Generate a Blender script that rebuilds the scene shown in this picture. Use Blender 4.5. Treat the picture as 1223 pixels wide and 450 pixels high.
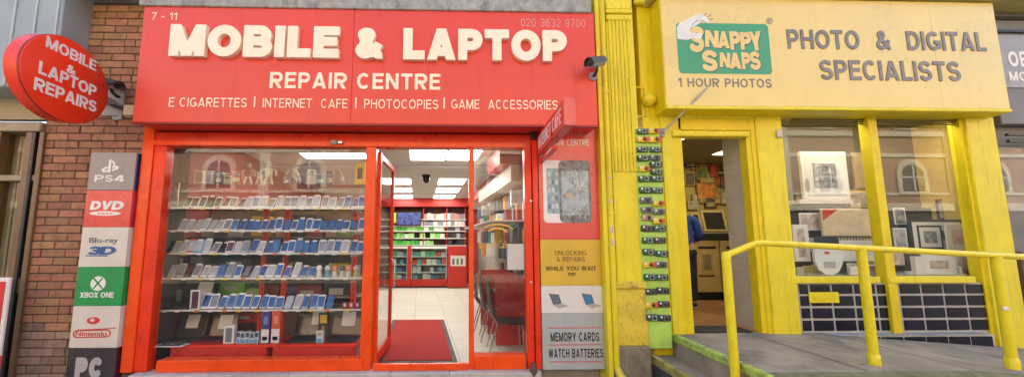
import bpy, bmesh, math, random
from mathutils import Vector, Matrix
from mathutils.geometry import tessellate_polygon
R = math.radians
random.seed(7)
for o in list(bpy.data.objects): bpy.data.objects.remove(o)
scene = bpy.context.scene
COL = scene.collection

# ------------------------------------------------------------------ camera
PW, PH = 1223.0, 450.0
FPX, PPX, PPY = 420.0, 560.0, 245.0
PITCH, YAW = math.atan(45 / FPX), R(1.4)
EYE = Vector((0.0, -4.2, 1.5))
cd = bpy.data.cameras.new('camera'); cam = bpy.data.objects.new('camera', cd); COL.objects.link(cam)
cd.sensor_fit = 'HORIZONTAL'; cd.sensor_width = 36.0; cd.lens = FPX / PW * 36.0
cd.shift_x = (PW / 2 - PPX) / PW; cd.shift_y = (PPY - PH / 2) / PW
cd.clip_start = 0.05; cd.clip_end = 600
cam.location = EYE; cam.rotation_euler = (R(90) + PITCH, 0, -YAW)
scene.camera = cam
ROT = Matrix.Rotation(-YAW, 3, 'Z') @ Matrix.Rotation(R(90) + PITCH, 3, 'X')

# ------------------------------------------------------------------ sky, sun, exposure
SUN_EL, SUN_ROT = 44.0, 14.0          # the sun stands behind the shops; the street front is in open shade
w = bpy.data.worlds.new('World'); scene.world = w; w.use_nodes = True
nt = w.node_tree; sky = nt.nodes.new('ShaderNodeTexSky'); sky.sky_type = 'NISHITA'; sky.sun_disc = False
sky.sun_elevation = R(SUN_EL); sky.sun_rotation = R(SUN_ROT); sky.air_density = 1.0; sky.dust_density = 4.0; sky.ozone_density = 1.0
nt.nodes['Background'].inputs[1].default_value = 0.15
nt.links.new(sky.outputs[0], nt.nodes['Background'].inputs[0])
sd = bpy.data.lights.new('sun', 'SUN'); sd.energy = 4.0; sd.angle = R(0.5); sd.color = (1, .94, .80)
so = bpy.data.objects.new('sun', sd); COL.objects.link(so)
sv = Vector((math.sin(R(SUN_ROT)) * math.cos(R(SUN_EL)), math.cos(R(SUN_ROT)) * math.cos(R(SUN_EL)), math.sin(R(SUN_EL))))
so.rotation_euler = sv.to_track_quat('Z', 'Y').to_euler(); so.location = sv * 40
vs = scene.view_settings; vs.view_transform = 'Standard'; vs.look = 'None'; vs.gamma = 1; vs.use_curve_mapping = False
vs.exposure = 2.08
cy = scene.cycles; cy.use_denoising = True; cy.max_bounces = 10; cy.diffuse_bounces = 5; cy.glossy_bounces = 4
cy.transparent_max_bounces = 24; cy.transmission_bounces = 6; cy.sample_clamp_indirect = 8; cy.caustics_reflective = False

# ------------------------------------------------------------------ measuring: a pixel of the photograph on the plane y = Y
def P(px, py, Y=0.0):
    d = ROT @ Vector(((px - PPX) / FPX, -(py - PPY) / FPX, -1.0))
    return EYE + d * ((Y - EYE.y) / d.y)
def PZ(px, py, Zc):
    d = ROT @ Vector(((px - PPX) / FPX, -(py - PPY) / FPX, -1.0))
    return EYE + d * ((Zc - EYE.z) / d.z)
def X(px, Y=0.0, py=290): return P(px, py, Y).x
def Z(py, Y=0.0, px=560): return P(px, py, Y).z

# ------------------------------------------------------------------ materials
MATS = {}
def mat(name, rgb, rough=.5, var=.08, scale=5.0, bump=0.0, bscale=60.0, metal=0.0, coat=0.0, spec=.5, emit=0.0, rnd=0.0, grime=None, gscale=(3, 3, .6), gamt=.5, glo=.55, chip=None, clo=.66):
    if name in MATS: return MATS[name]
    m = bpy.data.materials.new(name); m.use_nodes = True; t = m.node_tree; N = t.nodes; L = t.links
    b = N['Principled BSDF']; b.inputs['Roughness'].default_value = rough; b.inputs['Metallic'].default_value = metal
    b.inputs['Coat Weight'].default_value = coat; b.inputs['Coat Roughness'].default_value = .12; b.inputs['Specular IOR Level'].default_value = spec
    tc = N.new('ShaderNodeTexCoord'); nz = N.new('ShaderNodeTexNoise'); nz.inputs['Scale'].default_value = scale; nz.inputs['Detail'].default_value = 6; nz.inputs['Roughness'].default_value = .62
    geo = N.new('ShaderNodeNewGeometry'); L.new(geo.outputs['Position'], nz.inputs['Vector'])
    mr = N.new('ShaderNodeMapRange'); mr.inputs[1].default_value = .3; mr.inputs[2].default_value = .7; mr.inputs[3].default_value = 1 - var; mr.inputs[4].default_value = 1 + var
    L.new(nz.outputs[0], mr.inputs[0])
    hs = N.new('ShaderNodeHueSaturation'); hs.inputs['Color'].default_value = (*rgb, 1); L.new(mr.outputs[0], hs.inputs['Value'])
    out = hs.outputs[0]
    if rnd:
        oi = N.new('ShaderNodeObjectInfo'); r1 = N.new('ShaderNodeMapRange'); r1.inputs[3].default_value = 1 - rnd; r1.inputs[4].default_value = 1 + rnd
        L.new(oi.outputs['Random'], r1.inputs[0]); h2 = N.new('ShaderNodeHueSaturation'); L.new(out, h2.inputs['Color']); L.new(r1.outputs[0], h2.inputs['Value'])
        r2 = N.new('ShaderNodeMath'); r2.operation = 'MULTIPLY'; r2.inputs[1].default_value = 7.31; L.new(oi.outputs['Random'], r2.inputs[0])
        r3 = N.new('ShaderNodeMath'); r3.operation = 'FRACT'; L.new(r2.outputs[0], r3.inputs[0])
        r4 = N.new('ShaderNodeMapRange'); r4.inputs[3].default_value = .5 - .02 * rnd / .2; r4.inputs[4].default_value = .5 + .02 * rnd / .2; L.new(r3.outputs[0], r4.inputs[0]); L.new(r4.outputs[0], h2.inputs['Hue'])
        out = h2.outputs[0]
    if grime:
        mp = N.new('ShaderNodeMapping'); mp.inputs['Scale'].default_value = gscale; L.new(geo.outputs['Position'], mp.inputs[0])
        gn = N.new('ShaderNodeTexNoise'); gn.inputs['Scale'].default_value = 2.2; gn.inputs['Detail'].default_value = 9; gn.inputs['Roughness'].default_value = .72; L.new(mp.outputs[0], gn.inputs[0])
        gr = N.new('ShaderNodeMapRange'); gr.inputs[1].default_value = glo; gr.inputs[2].default_value = glo + .17; gr.inputs[4].default_value = gamt; L.new(gn.outputs[0], gr.inputs[0])
        mx = N.new('ShaderNodeMixRGB'); L.new(gr.outputs[0], mx.inputs[0]); L.new(out, mx.inputs[1]); mx.inputs[2].default_value = (*grime, 1); out = mx.outputs[0]
    if chip:
        cn = N.new('ShaderNodeTexNoise'); cn.inputs['Scale'].default_value = 13; cn.inputs['Detail'].default_value = 12; cn.inputs['Roughness'].default_value = .78; L.new(geo.outputs['Position'], cn.inputs['Vector'])
        cr = N.new('ShaderNodeMapRange'); cr.inputs[1].default_value = clo; cr.inputs[2].default_value = clo + .04; cr.inputs[4].default_value = .9; L.new(cn.outputs[0], cr.inputs[0])
        cx = N.new('ShaderNodeMixRGB'); L.new(cr.outputs[0], cx.inputs[0]); L.new(out, cx.inputs[1]); cx.inputs[2].default_value = (*chip, 1); out = cx.outputs[0]
    L.new(out, b.inputs['Base Color'])
    rr = N.new('ShaderNodeMapRange'); rr.inputs[1].default_value = .3; rr.inputs[2].default_value = .7; rr.inputs[3].default_value = max(.02, rough - .08); rr.inputs[4].default_value = min(1, rough + .08)
    L.new(nz.outputs[0], rr.inputs[0]); L.new(rr.outputs[0], b.inputs['Roughness'])
    if bump:
        bn = N.new('ShaderNodeTexNoise'); bn.inputs['Scale'].default_value = bscale; bn.inputs['Detail'].default_value = 5; L.new(geo.outputs['Position'], bn.inputs['Vector'])
        bp = N.new('ShaderNodeBump'); bp.inputs['Strength'].default_value = bump; bp.inputs['Distance'].default_value = .01
        L.new(bn.outputs[0], bp.inputs['Height']); L.new(bp.outputs[0], b.inputs['Normal'])
    if emit:
        L.new(out, b.inputs['Emission Color']); b.inputs['Emission Strength'].default_value = emit
    MATS[name] = m; return m
def glass(name, tint=(1, 1, 1), refl=1.0, ior=1.5, rough=0.0):
    if name in MATS: return MATS[name]
    m = bpy.data.materials.new(name); m.use_nodes = True; t = m.node_tree; N = t.nodes; L = t.links
    N.remove(N['Principled BSDF']); lw = N.new('ShaderNodeLayerWeight'); lw.inputs[0].default_value = .5; r0 = ((ior - 1) / (ior + 1)) ** 2
    pw = N.new('ShaderNodeMath'); pw.operation = 'POWER'; pw.inputs[1].default_value = 5; L.new(lw.outputs['Facing'], pw.inputs[0])
    ml = N.new('ShaderNodeMath'); ml.operation = 'MULTIPLY_ADD'; ml.use_clamp = True; ml.inputs[1].default_value = (1 - r0) * refl; ml.inputs[2].default_value = r0 * refl; L.new(pw.outputs[0], ml.inputs[0])
    tr = N.new('ShaderNodeBsdfTransparent'); tr.inputs[0].default_value = (*tint, 1); gl = N.new('ShaderNodeBsdfGlossy'); gl.inputs['Roughness'].default_value = rough
    mx = N.new('ShaderNodeMixShader'); L.new(ml.outputs[0], mx.inputs[0]); L.new(tr.outputs[0], mx.inputs[1]); L.new(gl.outputs[0], mx.inputs[2])
    L.new(mx.outputs[0], N['Material Output'].inputs[0]); MATS[name] = m; return m

# ------------------------------------------------------------------ mesh building
class MB:
    def __init__(s): s.v = []; s.f = []; s.subs = []
    def add(s, vs, fs):
        n = len(s.v); s.v += [Vector(v) for v in vs]; s.f += [tuple(i + n for i in f) for f in fs]; return s
    def box(s, x0, x1, y0, y1, z0, z1):
        x0, x1 = min(x0, x1), max(x0, x1); y0, y1 = min(y0, y1), max(y0, y1); z0, z1 = min(z0, z1), max(z0, z1)
        return s.add([(x0, y0, z0), (x1, y0, z0), (x1, y1, z0), (x0, y1, z0), (x0, y0, z1), (x1, y0, z1), (x1, y1, z1), (x0, y1, z1)],
                     [(0, 3, 2, 1), (4, 5, 6, 7), (0, 1, 5, 4), (1, 2, 6, 5), (2, 3, 7, 6), (3, 0, 4, 7)])
    def bbox(s, x0, x1, y0, y1, z0, z1, b=.004):          # box with chamfered edges
        x0, x1 = min(x0, x1), max(x0, x1); y0, y1 = min(y0, y1), max(y0, y1); z0, z1 = min(z0, z1), max(z0, z1)
        b = min(b, (x1 - x0) * .3, (y1 - y0) * .3, (z1 - z0) * .3)
        bm = bmesh.new(); bmesh.ops.create_cube(bm, size=1)
        for v in bm.verts: v.co = Vector(((x0 + x1) / 2 + v.co.x * (x1 - x0), (y0 + y1) / 2 + v.co.y * (y1 - y0), (z0 + z1) / 2 + v.co.z * (z1 - z0)))
        bmesh.ops.bevel(bm, geom=bm.edges[:], offset=b, segments=1, affect='EDGES')
        bm.verts.index_update(); s.add([v.co.copy() for v in bm.verts], [[v.index for v in f.verts] for f in bm.faces]); bm.free(); return s
    def pbox(s, a, b, c, d, Y, dep, bev=.004):            # pixel box a..b, c..d with its front on y = Y
        xm, ym = (a + b) / 2, (c + d) / 2
        return s.bbox(P(a, ym, Y).x, P(b, ym, Y).x, Y, Y + dep, P(xm, c, Y).z, P(xm, d, Y).z, bev)
    def prism(s, pts, y0, y1):                             # polygon in x,z pushed along y
        n = len(pts)
        if sum(pts[i][0] * pts[(i + 1) % n][1] - pts[(i + 1) % n][0] * pts[i][1] for i in range(n)) < 0: pts = pts[::-1]
        y0, y1 = min(y0, y1), max(y0, y1)
        vs = [(p[0], y0, p[1]) for p in pts] + [(p[0], y1, p[1]) for p in pts]
        return s.add(vs, [tuple(range(n)), tuple(range(2 * n - 1, n - 1, -1))] + [(i, i + n, (i + 1) % n + n, (i + 1) % n) for i in range(n)])
    def tube(s, pts, r, n=10, cap=True):
        pts = [Vector(p) for p in pts]; rs = r if isinstance(r, (list, tuple)) else [r] * len(pts); base = len(s.v); up = None
        for i, p in enumerate(pts):
            d = (pts[min(i + 1, len(pts) - 1)] - pts[max(i - 1, 0)]).normalized()
            if up is None: up = Vector((0, 0, 1)) if abs(d.z) < .9 else Vector((1, 0, 0))
            a = d.cross(up).normalized(); c = a.cross(d).normalized(); up = c
            for k in range(n):
                t = 2 * math.pi * k / n; s.v.append(p + (a * math.cos(t) + c * math.sin(t)) * rs[i])
        for i in range(len(pts) - 1):
            for k in range(n):
                k2 = (k + 1) % n; s.f.append((base + i * n + k, base + i * n + k2, base + (i + 1) * n + k2, base + (i + 1) * n + k))
        if cap: s.f.append(tuple(base + k for k in range(n - 1, -1, -1))); s.f.append(tuple(base + (len(pts) - 1) * n + k for k in range(n)))
        return s
    def lathe(s, prof, c, axis='Z', n=20):                 # prof: (radius, height)
        pts = []
        for r, h in prof:
            for k in range(n):
                t = 2 * math.pi * k / n; a, b = r * math.cos(t), r * math.sin(t)
                pts.append({'Z': (a, b, h), 'Y': (a, h, b), 'X': (h, a, b)}[axis])
        fs = [(i * n + k, i * n + (k + 1) % n, (i + 1) * n + (k + 1) % n, (i + 1) * n + k) for i in range(len(prof) - 1) for k in range(n)]
        fs += [tuple(range(n - 1, -1, -1)), tuple((len(prof) - 1) * n + k for k in range(n))]
        return s.add([Vector(c) + Vector(p) for p in pts], fs)
    def xf(s, M):
        s.v = [M @ v for v in s.v]
        for q in s.subs: q.v = [M @ v for v in q.v]
        return s
    def mesh(s, name, m, off=Vector((0, 0, 0)), smooth=False):
        me = bpy.data.meshes.new(name); me.from_pydata([tuple(v - off) for v in s.v], [], s.f); me.materials.append(m)
        bm = bmesh.new(); bm.from_mesh(me); bmesh.ops.recalc_face_normals(bm, faces=bm.faces[:]); bm.to_mesh(me); bm.free()
        if smooth:
            for p in me.polygons: p.use_smooth = True
            try: me.set_sharp_from_angle(angle=R(40))
            except Exception: pass
        return me

ORG = {}
def tag(o, label=None, cat=None, group=None, kind=None):
    if label: o['label'] = label
    if cat: o['category'] = cat
    if group: o['group'] = group
    if kind: o['kind'] = kind
    return o
def thing(name, label, cat, loc=(0, 0, 0), group=None):
    o = bpy.data.objects.new(name, None); COL.objects.link(o); o.location = loc; o.empty_display_size = .1; ORG[o.name] = Vector(loc)
    return tag(o, label, cat, group)
def part(name, mb, m, parent, smooth=False, label=None, kind=None):   # mesh given in world metres
    if len(mb.subs) > 1: return [part(name, q, m, parent, smooth, label, kind) for q in mb.subs][0]   # one part for each word
    off = ORG[parent.name]; o = bpy.data.objects.new(name, mb.mesh(name, m, off, smooth)); COL.objects.link(o); o.parent = parent; ORG[o.name] = off
    return tag(o, label, None, None, kind)
def single(name, mb, m, label, cat, group=None, smooth=False):
    n = len(mb.v); c = sum(mb.v, Vector()) / n; c.z = min(v.z for v in mb.v)
    o = bpy.data.objects.new(name, mb.mesh(name, m, c, smooth)); COL.objects.link(o); o.location = c; ORG[o.name] = c
    return tag(o, label, cat, group)
def struct(name, mb, m, smooth=False, kind='structure'):
    o = bpy.data.objects.new(name, mb.mesh(name, m, Vector(), smooth)); COL.objects.link(o); ORG[o.name] = Vector(); return tag(o, kind=kind)
def copy_tree(o, parent=None):
    c = o.copy(); COL.objects.link(c); c.parent = parent
    for ch in o.children: copy_tree(ch, c)
    return c
def bx(*a, b=.004): return MB().bbox(*a, b=b)
def pb(*a, **k): return MB().pbox(*a, **k)
ORD = 'first second third fourth fifth sixth seventh eighth ninth tenth eleventh twelfth thirteenth fourteenth fifteenth sixteenth seventeenth eighteenth nineteenth twentieth twenty-first twenty-second twenty-third twenty-fourth twenty-fifth twenty-sixth twenty-seventh twenty-eighth twenty-ninth thirtieth thirty-first thirty-second thirty-third thirty-fourth thirty-fifth thirty-sixth'.split()

# ------------------------------------------------------------------ lettering: capitals drawn as strokes, outlined on a distance field
def arc(cx, cy_, rx, ry, a0, a1, n=22): return [(cx + rx * math.cos(R(a0 + (a1 - a0) * i / n)), cy_ + ry * math.sin(R(a0 + (a1 - a0) * i / n))) for i in range(n + 1)]
def ext(p, q, e=.25):
    dx, dy = q[0] - p[0], q[1] - p[1]; l = math.hypot(dx, dy) or 1; return [(p[0] - dx / l * e, p[1] - dy / l * e), (q[0] + dx / l * e, q[1] + dy / l * e)]
def strokes(ch, t):
    a = t / 2; T1 = 1 - a
    W = dict(A=.84, B=.74, C=.8, D=.78, E=.66, F=.62, G=.84, H=.76, I=t, J=.56, K=.78, L=.6, M=.92, N=.78, O=.86, P=.7, Q=.86, R=.76, S=.72, T=.7, U=.76, V=.8, W=1.12, X=.8, Y=.78, Z=.7)
    w = W.get(ch, .62)
    w = w + max(0, t - .16) * .55 if ch != 'I' else t
    st = [(a, 0), (a, 1)]; r = []
    if ch == 'A': r = [ext((a * 1.1, 0), (w / 2, 1.0)), ext((w - a * 1.1, 0), (w / 2, 1.0)), [(w * .2, .26), (w * .8, .26)]]
    elif ch in 'BPR':
        m = .5 if ch == 'B' else .46; ra = (T1 - m) / 2; xr = w - a - min(ra, w * .4) - (.02 if ch == 'B' else 0); rx = w - a - xr - (.03 if ch == 'B' else 0)
        r = [st, [(a, T1), (xr, T1)] + arc(xr, (T1 + m) / 2, rx, ra, 90, -90) + [(a, m)]]
        if ch == 'B':
            rb = (m - a) / 2; xb = w - a - min(rb, w * .4); r.append([(a, m), (xb, m)] + arc(xb, (m + a) / 2, w - a - xb, rb, 90, -90) + [(a, a)])
        if ch == 'R': r.append(ext((w * .45, m), (w - a * 1.05, 0), .15)[:1] + [(w - a * .8 + .03, -.15)])
    elif ch == 'C': r = [arc(w / 2, .5, w / 2 - a, T1 - .5, 48, 312, 36)]
    elif ch == 'G': r = [arc(w / 2, .5, w / 2 - a, T1 - .5, 50, 340, 36), [(w * .55, .43), (w, .43)], [(w - a * .9, .1), (w - a * .9, .43 + a)]]
    elif ch == 'D': r = [st, [(a, T1), (w * .42, T1)] + arc(w * .42, .5, w - a - w * .42, T1 - .5, 90, -90, 28) + [(a, a)]]
    elif ch in 'EF':
        r = [st, [(0, T1), (w, T1)], [(0, .52), (w * .92, .52)]]
        if ch == 'E': r.append([(0, a), (w, a)])
    elif ch == 'H': r = [st, [(w - a, 0), (w - a, 1)], [(0, .52), (w, .52)]]
    elif ch == 'I': r = [st]
    elif ch == 'J': r = [[(w - a, 1), (w - a, .3)] + arc(w / 2, .3, w / 2 - a, .3 - a, 0, -170)]
    elif ch == 'K': r = [st, ext((a, .38), (w - a * 1.1, 1), .2), ext((w * .32, .55), (w - a * 1.05, 0), .15)]
    elif ch == 'L': r = [st, [(0, a), (w, a)]]
    elif ch == 'M': r = [st, [(w - a, 0), (w - a, 1)], ext((a * .95, 1), (w / 2, .05), .12), ext((w - a * .95, 1), (w / 2, .05), .12)]
    elif ch == 'N': r = [st, [(w - a, 0), (w - a, 1)], ext((a, 1), (w - a, 0))]
    elif ch in 'OQ0':
        r = [arc(w / 2, .5, w / 2 - a, T1 - .5, 0, 360, 44)]
        if ch == 'Q': r.append([(w * .55, .3), (w, 0)])
    elif ch == 'S':
        ry = (.5 - a) / 2; rx = w / 2 - a; r = [arc(w / 2, T1 - ry, rx * .96, ry, 22, 262, 20) + arc(w / 2, a + ry, rx, ry, 82, -158, 20)]
    elif ch == 'T': r = [[(w / 2, 0), (w / 2, 1)], [(0, T1), (w, T1)]]
    elif ch == 'U': r = [[(a, 1), (a, .34)] + arc(w / 2, .34, w / 2 - a, .34 - a, 180, 360) + [(w - a, 1)]]
    elif ch == 'V': r = [ext((a * 1.1, 1), (w / 2, 0)), ext((w - a * 1.1, 1), (w / 2, 0))]
    elif ch == 'W': q = w / 2; r = [ext((a, 1), (w * .28, 0), .2), ext((w * .28, 0), (q, 1), .2), ext((q, 1), (w * .72, 0), .2), ext((w * .72, 0), (w - a, 1), .2)]
    elif ch == 'X': r = [ext((a * 1.1, 0), (w - a * 1.1, 1)), ext((a * 1.1, 1), (w - a * 1.1, 0))]
    elif ch == 'Y': r = [[(w / 2, 0), (w / 2, .46)], ext((a * 1.1, 1), (w / 2, .42), .12), ext((w - a * 1.1, 1), (w / 2, .42), .12)]
    elif ch == 'Z': r = [[(0, T1), (w, T1)], [(0, a), (w, a)], ext((a * 1.2, a), (w - a * 1.2, T1), .02)]
    elif ch == '1': w = .4; r = [[(w - a, 0), (w - a, 1)], ext((0, .72), (w - a, .97), .02)]
    elif ch == '2': r = [arc(w / 2, T1 - (.5 - a) * .55, w / 2 - a, (.5 - a) * .55, 170, -40, 18) + [(a * 1.2, a)], [(0, a), (w, a)]]
    elif ch == '3': ry = (.5 - a) / 2; r = [arc(w / 2, T1 - ry, w / 2 - a, ry, 160, -85, 18), arc(w / 2, a + ry, w / 2 - a, ry, 85, -160, 18), [(w * .35, .5), (w * .58, .5)]]
    elif ch == '4': r = [[(w * .72, 0), (w * .72, 1)], [(0, .27), (w, .27)], ext((a, .27), (w * .66, 1), .06)]
    elif ch == '5': ry = .32; r = [[(w * .12, T1), (w * .95, T1)], [(w * .18, 1), (w * .14, .48)], arc(w / 2, ry, w / 2 - a, ry - a, 140, -150, 22)]
    elif ch in '69':
        g = arc(w / 2, .32, w / 2 - a, .32 - a, 0, 360, 28); h = arc(w / 2, .5, w / 2 - a, T1 - .5, 40, 190, 18)
        r = [g, h] if ch == '6' else [[(w - x, 1 - y) for x, y in g], [(w - x, 1 - y) for x, y in h]]
    elif ch == '7': r = [[(0, T1), (w, T1)], ext((w - a, T1), (w * .3, 0), .12)]
    elif ch == '8': ry = (.5 - a) / 2; r = [arc(w / 2, T1 - ry, (w / 2 - a) * .9, ry, 0, 360), arc(w / 2, a + ry, w / 2 - a, ry, 0, 360)]
    elif ch == '&':
        w = .84 + max(0, t - .16) * .5
        r = [[(w, -.02), (w * .66, .3), (w * .27, .68)] + arc(w * .4, .78, w * .17, .22 - a * .95, 200, -20, 16) + [(w * .52, .66), (w * .3, .52)] + arc(w * .36, .27, w * .36 - a, .27 - a, 112, 290, 18) + [(w * .7, .2), (w - a * .8, .5)]]
    elif ch == '-': w = .4; r = [[(0, .42), (w, .42)]]
    elif ch == '|': w = t; r = [[(a, -.2), (a, 1.2)]]
    elif ch == '!': w = t; r = [[(a, .3), (a, 1)], [(a, 0), (a, t)]]
    elif ch == '.': w = t; r = [[(a, 0), (a, t)]]
    return w, r
def contour(segs, t, box, step):
    """closed outlines (x, z) of the strokes of thickness t inside box, by marching squares on their distance field"""
    import numpy as np
    x0, x1, y0, y1 = box; a = t / 2; pad = step * 1.5
    nx = int((x1 - x0 + 2 * pad) / step) + 2; ny = int((y1 - y0 + 2 * pad) / step) + 2
    gx = x0 - pad + step * np.arange(nx); gy = y0 - pad + step * np.arange(ny); GX, GY = np.meshgrid(gx, gy, indexing='ij')
    D = np.full(GX.shape, 9.0)
    for pl in segs:
        closed = math.hypot(pl[0][0] - pl[-1][0], pl[0][1] - pl[-1][1]) < 1e-6
        for i in range(len(pl) - 1):
            (ax, ay), (bx_, by) = pl[i], pl[i + 1]; dx, dy = bx_ - ax, by - ay; l = math.hypot(dx, dy)
            if l < 1e-6: continue
            u = ((GX - ax) * dx + (GY - ay) * dy) / l; v = np.abs((GX - ax) * dy - (GY - ay) * dx) / l
            D = np.minimum(D, np.maximum(v - a, np.abs(u - l / 2) - l / 2))
            if i > 0 or closed: D = np.minimum(D, np.hypot(GX - ax, GY - ay) - a)
    D = np.maximum(D, np.maximum(np.maximum(x0 - GX, GX - x1), np.maximum(y0 - GY, GY - y1))) + 1e-5
    ins = D < 0; nxt = {}
    def ip(i, j, k, l):
        d0, d1 = D[i, j], D[k, l]; f = d0 / (d0 - d1); return (gx[i] + (gx[k] - gx[i]) * f, gy[j] + (gy[l] - gy[j]) * f)
    for i in range(nx - 1):
        for j in range(ny - 1):
            c = (int(ins[i, j])) | int(ins[i + 1, j]) << 1 | int(ins[i + 1, j + 1]) << 2 | int(ins[i, j + 1]) << 3
            if c in (0, 15): continue
            e = [('h', i, j), ('v', i + 1, j), ('h', i, j + 1), ('v', i, j)]
            tb = {1: [(0, 3)], 2: [(1, 0)], 3: [(1, 3)], 4: [(2, 1)], 5: [(0, 3), (2, 1)], 6: [(2, 0)], 7: [(2, 3)], 8: [(3, 2)], 9: [(0, 2)], 10: [(1, 0), (3, 2)], 11: [(1, 2)], 12: [(3, 1)], 13: [(0, 1)], 14: [(3, 0)]}[c]
            for p, q in tb: nxt[e[p]] = e[q]
    def pt(e): return ip(e[1], e[2], e[1] + 1, e[2]) if e[0] == 'h' else ip(e[1], e[2], e[1], e[2] + 1)
    loops = []
    while nxt:
        s0 = next(iter(nxt)); k = s0; lp = []
        while k in nxt: lp.append(pt(k)); k = nxt.pop(k)
        out = []
        for q in range(len(lp)):
            p0 = out[-1] if out else lp[q - 1]; p1 = lp[q]; p2 = lp[(q + 1) % len(lp)]
            if abs((p1[0] - p0[0]) * (p2[1] - p1[1]) - (p1[1] - p0[1]) * (p2[0] - p1[0])) > step * step * .02: out.append(p1)
        if len(out) > 2: loops.append(out)
    return loops
GL = {}
def glyph(ch, t, step=.022):
    k = (ch, round(t, 3), step)
    if k not in GL:
        w, r = strokes(ch, t)
        y0, y1 = (-.2, 1.2) if ch == '|' else (0, 1)
        lp = contour(r, t, (0, w, y0, y1), step); tri = tessellate_polygon([[Vector((x, y, 0)) for x, y in l] for l in lp]) if lp else []
        GL[k] = (w, lp, tri)
    return GL[k]
def text_layout(s, t, gap, step):
    x = 0; out = []; wd = 0
    for ch in s:
        if ch == ' ': x += .34 + gap; wd += 1; continue
        w, lp, tri = glyph(ch, t, step); out.append((ch, x, lp, tri, wd)); x += w + gap
    return out, x - gap
def put_glyph(mb, lp, tri, fn, dep):
    """fn maps glyph x, z to a world point; dep is the world vector from front to back"""
    fl = [p for l in lp for p in l]; n = len(fl); f = [fn(x, y) for x, y in fl]; vs = f + [p + dep for p in f]; fs = [tuple(tr) for tr in tri] + [tuple(i + n for i in reversed(tr)) for tr in tri]
    b = 0
    for l in lp:
        m = len(l); fs += [(b + i, b + (i + 1) % m, b + (i + 1) % m + n, b + i + n) for i in range(m)]; b += m
    mb.add(vs, fs)
def text(s, t, O, U, V, dep, gap=.14, step=.022, slant=0.0, each=False):
    """letters of s fitted to the parallelogram O, O+U, O+V; dep = world vector into the board. A list of meshes when each"""
    lay, tot = text_layout(s, t, gap, step); res = []; mb = MB(); O, U, V, dep = Vector(O), Vector(U), Vector(V), Vector(dep)
    last = None
    for ch, x, lp, tri, wd in lay:
        if each: mb = MB()
        if wd != last: mb.subs.append(MB()); last = wd
        for q in (mb, mb.subs[-1]): put_glyph(q, lp, tri, lambda gx, gz: O + U * ((x + gx) / tot + slant * gz * V.length / U.length) + V * gz, dep)
        if each: mb.subs = []; last = None; res.append((ch, mb))
    return res if each else mb
def ptext(s, a, b, c, d, Y, t=.16, th=.004, gap=.14, step=.022, slant=0.0, each=False, slope=0.0):
    """text in the pixel box a..b, c..d, standing th proud of the plane y = Y"""
    xm, ym = (a + b) / 2, (c + d) / 2; x0, x1, z0, z1 = P(a, ym, Y).x, P(b, ym, Y).x, P(xm, d, Y).z, P(xm, c, Y).z
    return text(s, t, (x0, Y - th, z0), (x1 - x0, 0, slope), (0, 0, z1 - z0), (0, th - .0006, 0), gap, step, slant, each)
def builtin(s, a, b, c, d, Y, th=.004, bold=.0):
    """lower-case lettering with Blender's own typeface, fitted to the pixel box"""
    cu = bpy.data.curves.new('lettering', 'FONT'); cu.body = s; cu.offset = bold; cu.extrude = .02; o = bpy.data.objects.new('lettering', cu)
    me = bpy.data.meshes.new_from_object(o); vs = [v.co.copy() for v in me.vertices]; fs = [tuple(p.vertices) for p in me.polygons]
    bpy.data.objects.remove(o); bpy.data.curves.remove(cu); bpy.data.meshes.remove(me)
    xs = [v.x for v in vs]; ys = [v.y for v in vs]; xm, ym = (a + b) / 2, (c + d) / 2
    x0, x1, z0, z1 = P(a, ym, Y).x, P(b, ym, Y).x, P(xm, d, Y).z, P(xm, c, Y).z
    return MB().add([(x0 + (v.x - min(xs)) / (max(xs) - min(xs)) * (x1 - x0), Y - th if v.z > 0 else Y - .0006, z0 + (v.y - min(ys)) / (max(ys) - min(ys)) * (z1 - z0)) for v in vs], fs)
def pell(a, b, c, d, Y, th=.003, n=28):
    xm, ym = (a + b) / 2, (c + d) / 2; x0, x1, z0, z1 = P(a, ym, Y).x, P(b, ym, Y).x, P(xm, d, Y).z, P(xm, c, Y).z
    return MB().prism([((x0 + x1) / 2 + (x1 - x0) / 2 * math.cos(2 * math.pi * i / n), (z0 + z1) / 2 + (z1 - z0) / 2 * math.sin(2 * math.pi * i / n)) for i in range(n)], Y - th, Y - .0006)
def ppoly(pts, Y, th=.003): return MB().prism([(P(a, b, Y).x, P(a, b, Y).z) for a, b in pts], Y - th, Y - .0006)
def pline(pts, wpx, Y, th=.003):
    """a painted line of width wpx pixels along pixel points"""
    mb = MB()
    q = [(P(a, b, Y).x, P(a, b, Y).z) for a, b in pts]; t = wpx * (Y + 4.2) / FPX
    xs = [p[0] for p in q]; zs = [p[1] for p in q]
    s = max(t * .3, max(max(xs) - min(xs), max(zs) - min(zs)) / 90)
    lp = contour([q], t, (min(xs) - t, max(xs) + t, min(zs) - t, max(zs) + t), s)
    if lp:
        tri = tessellate_polygon([[Vector((x, y, 0)) for x, y in l] for l in lp]); put_glyph(mb, lp, tri, lambda x, z: Vector((x, Y - th, z)), Vector((0, th - .0006, 0)))
    return mb

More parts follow.
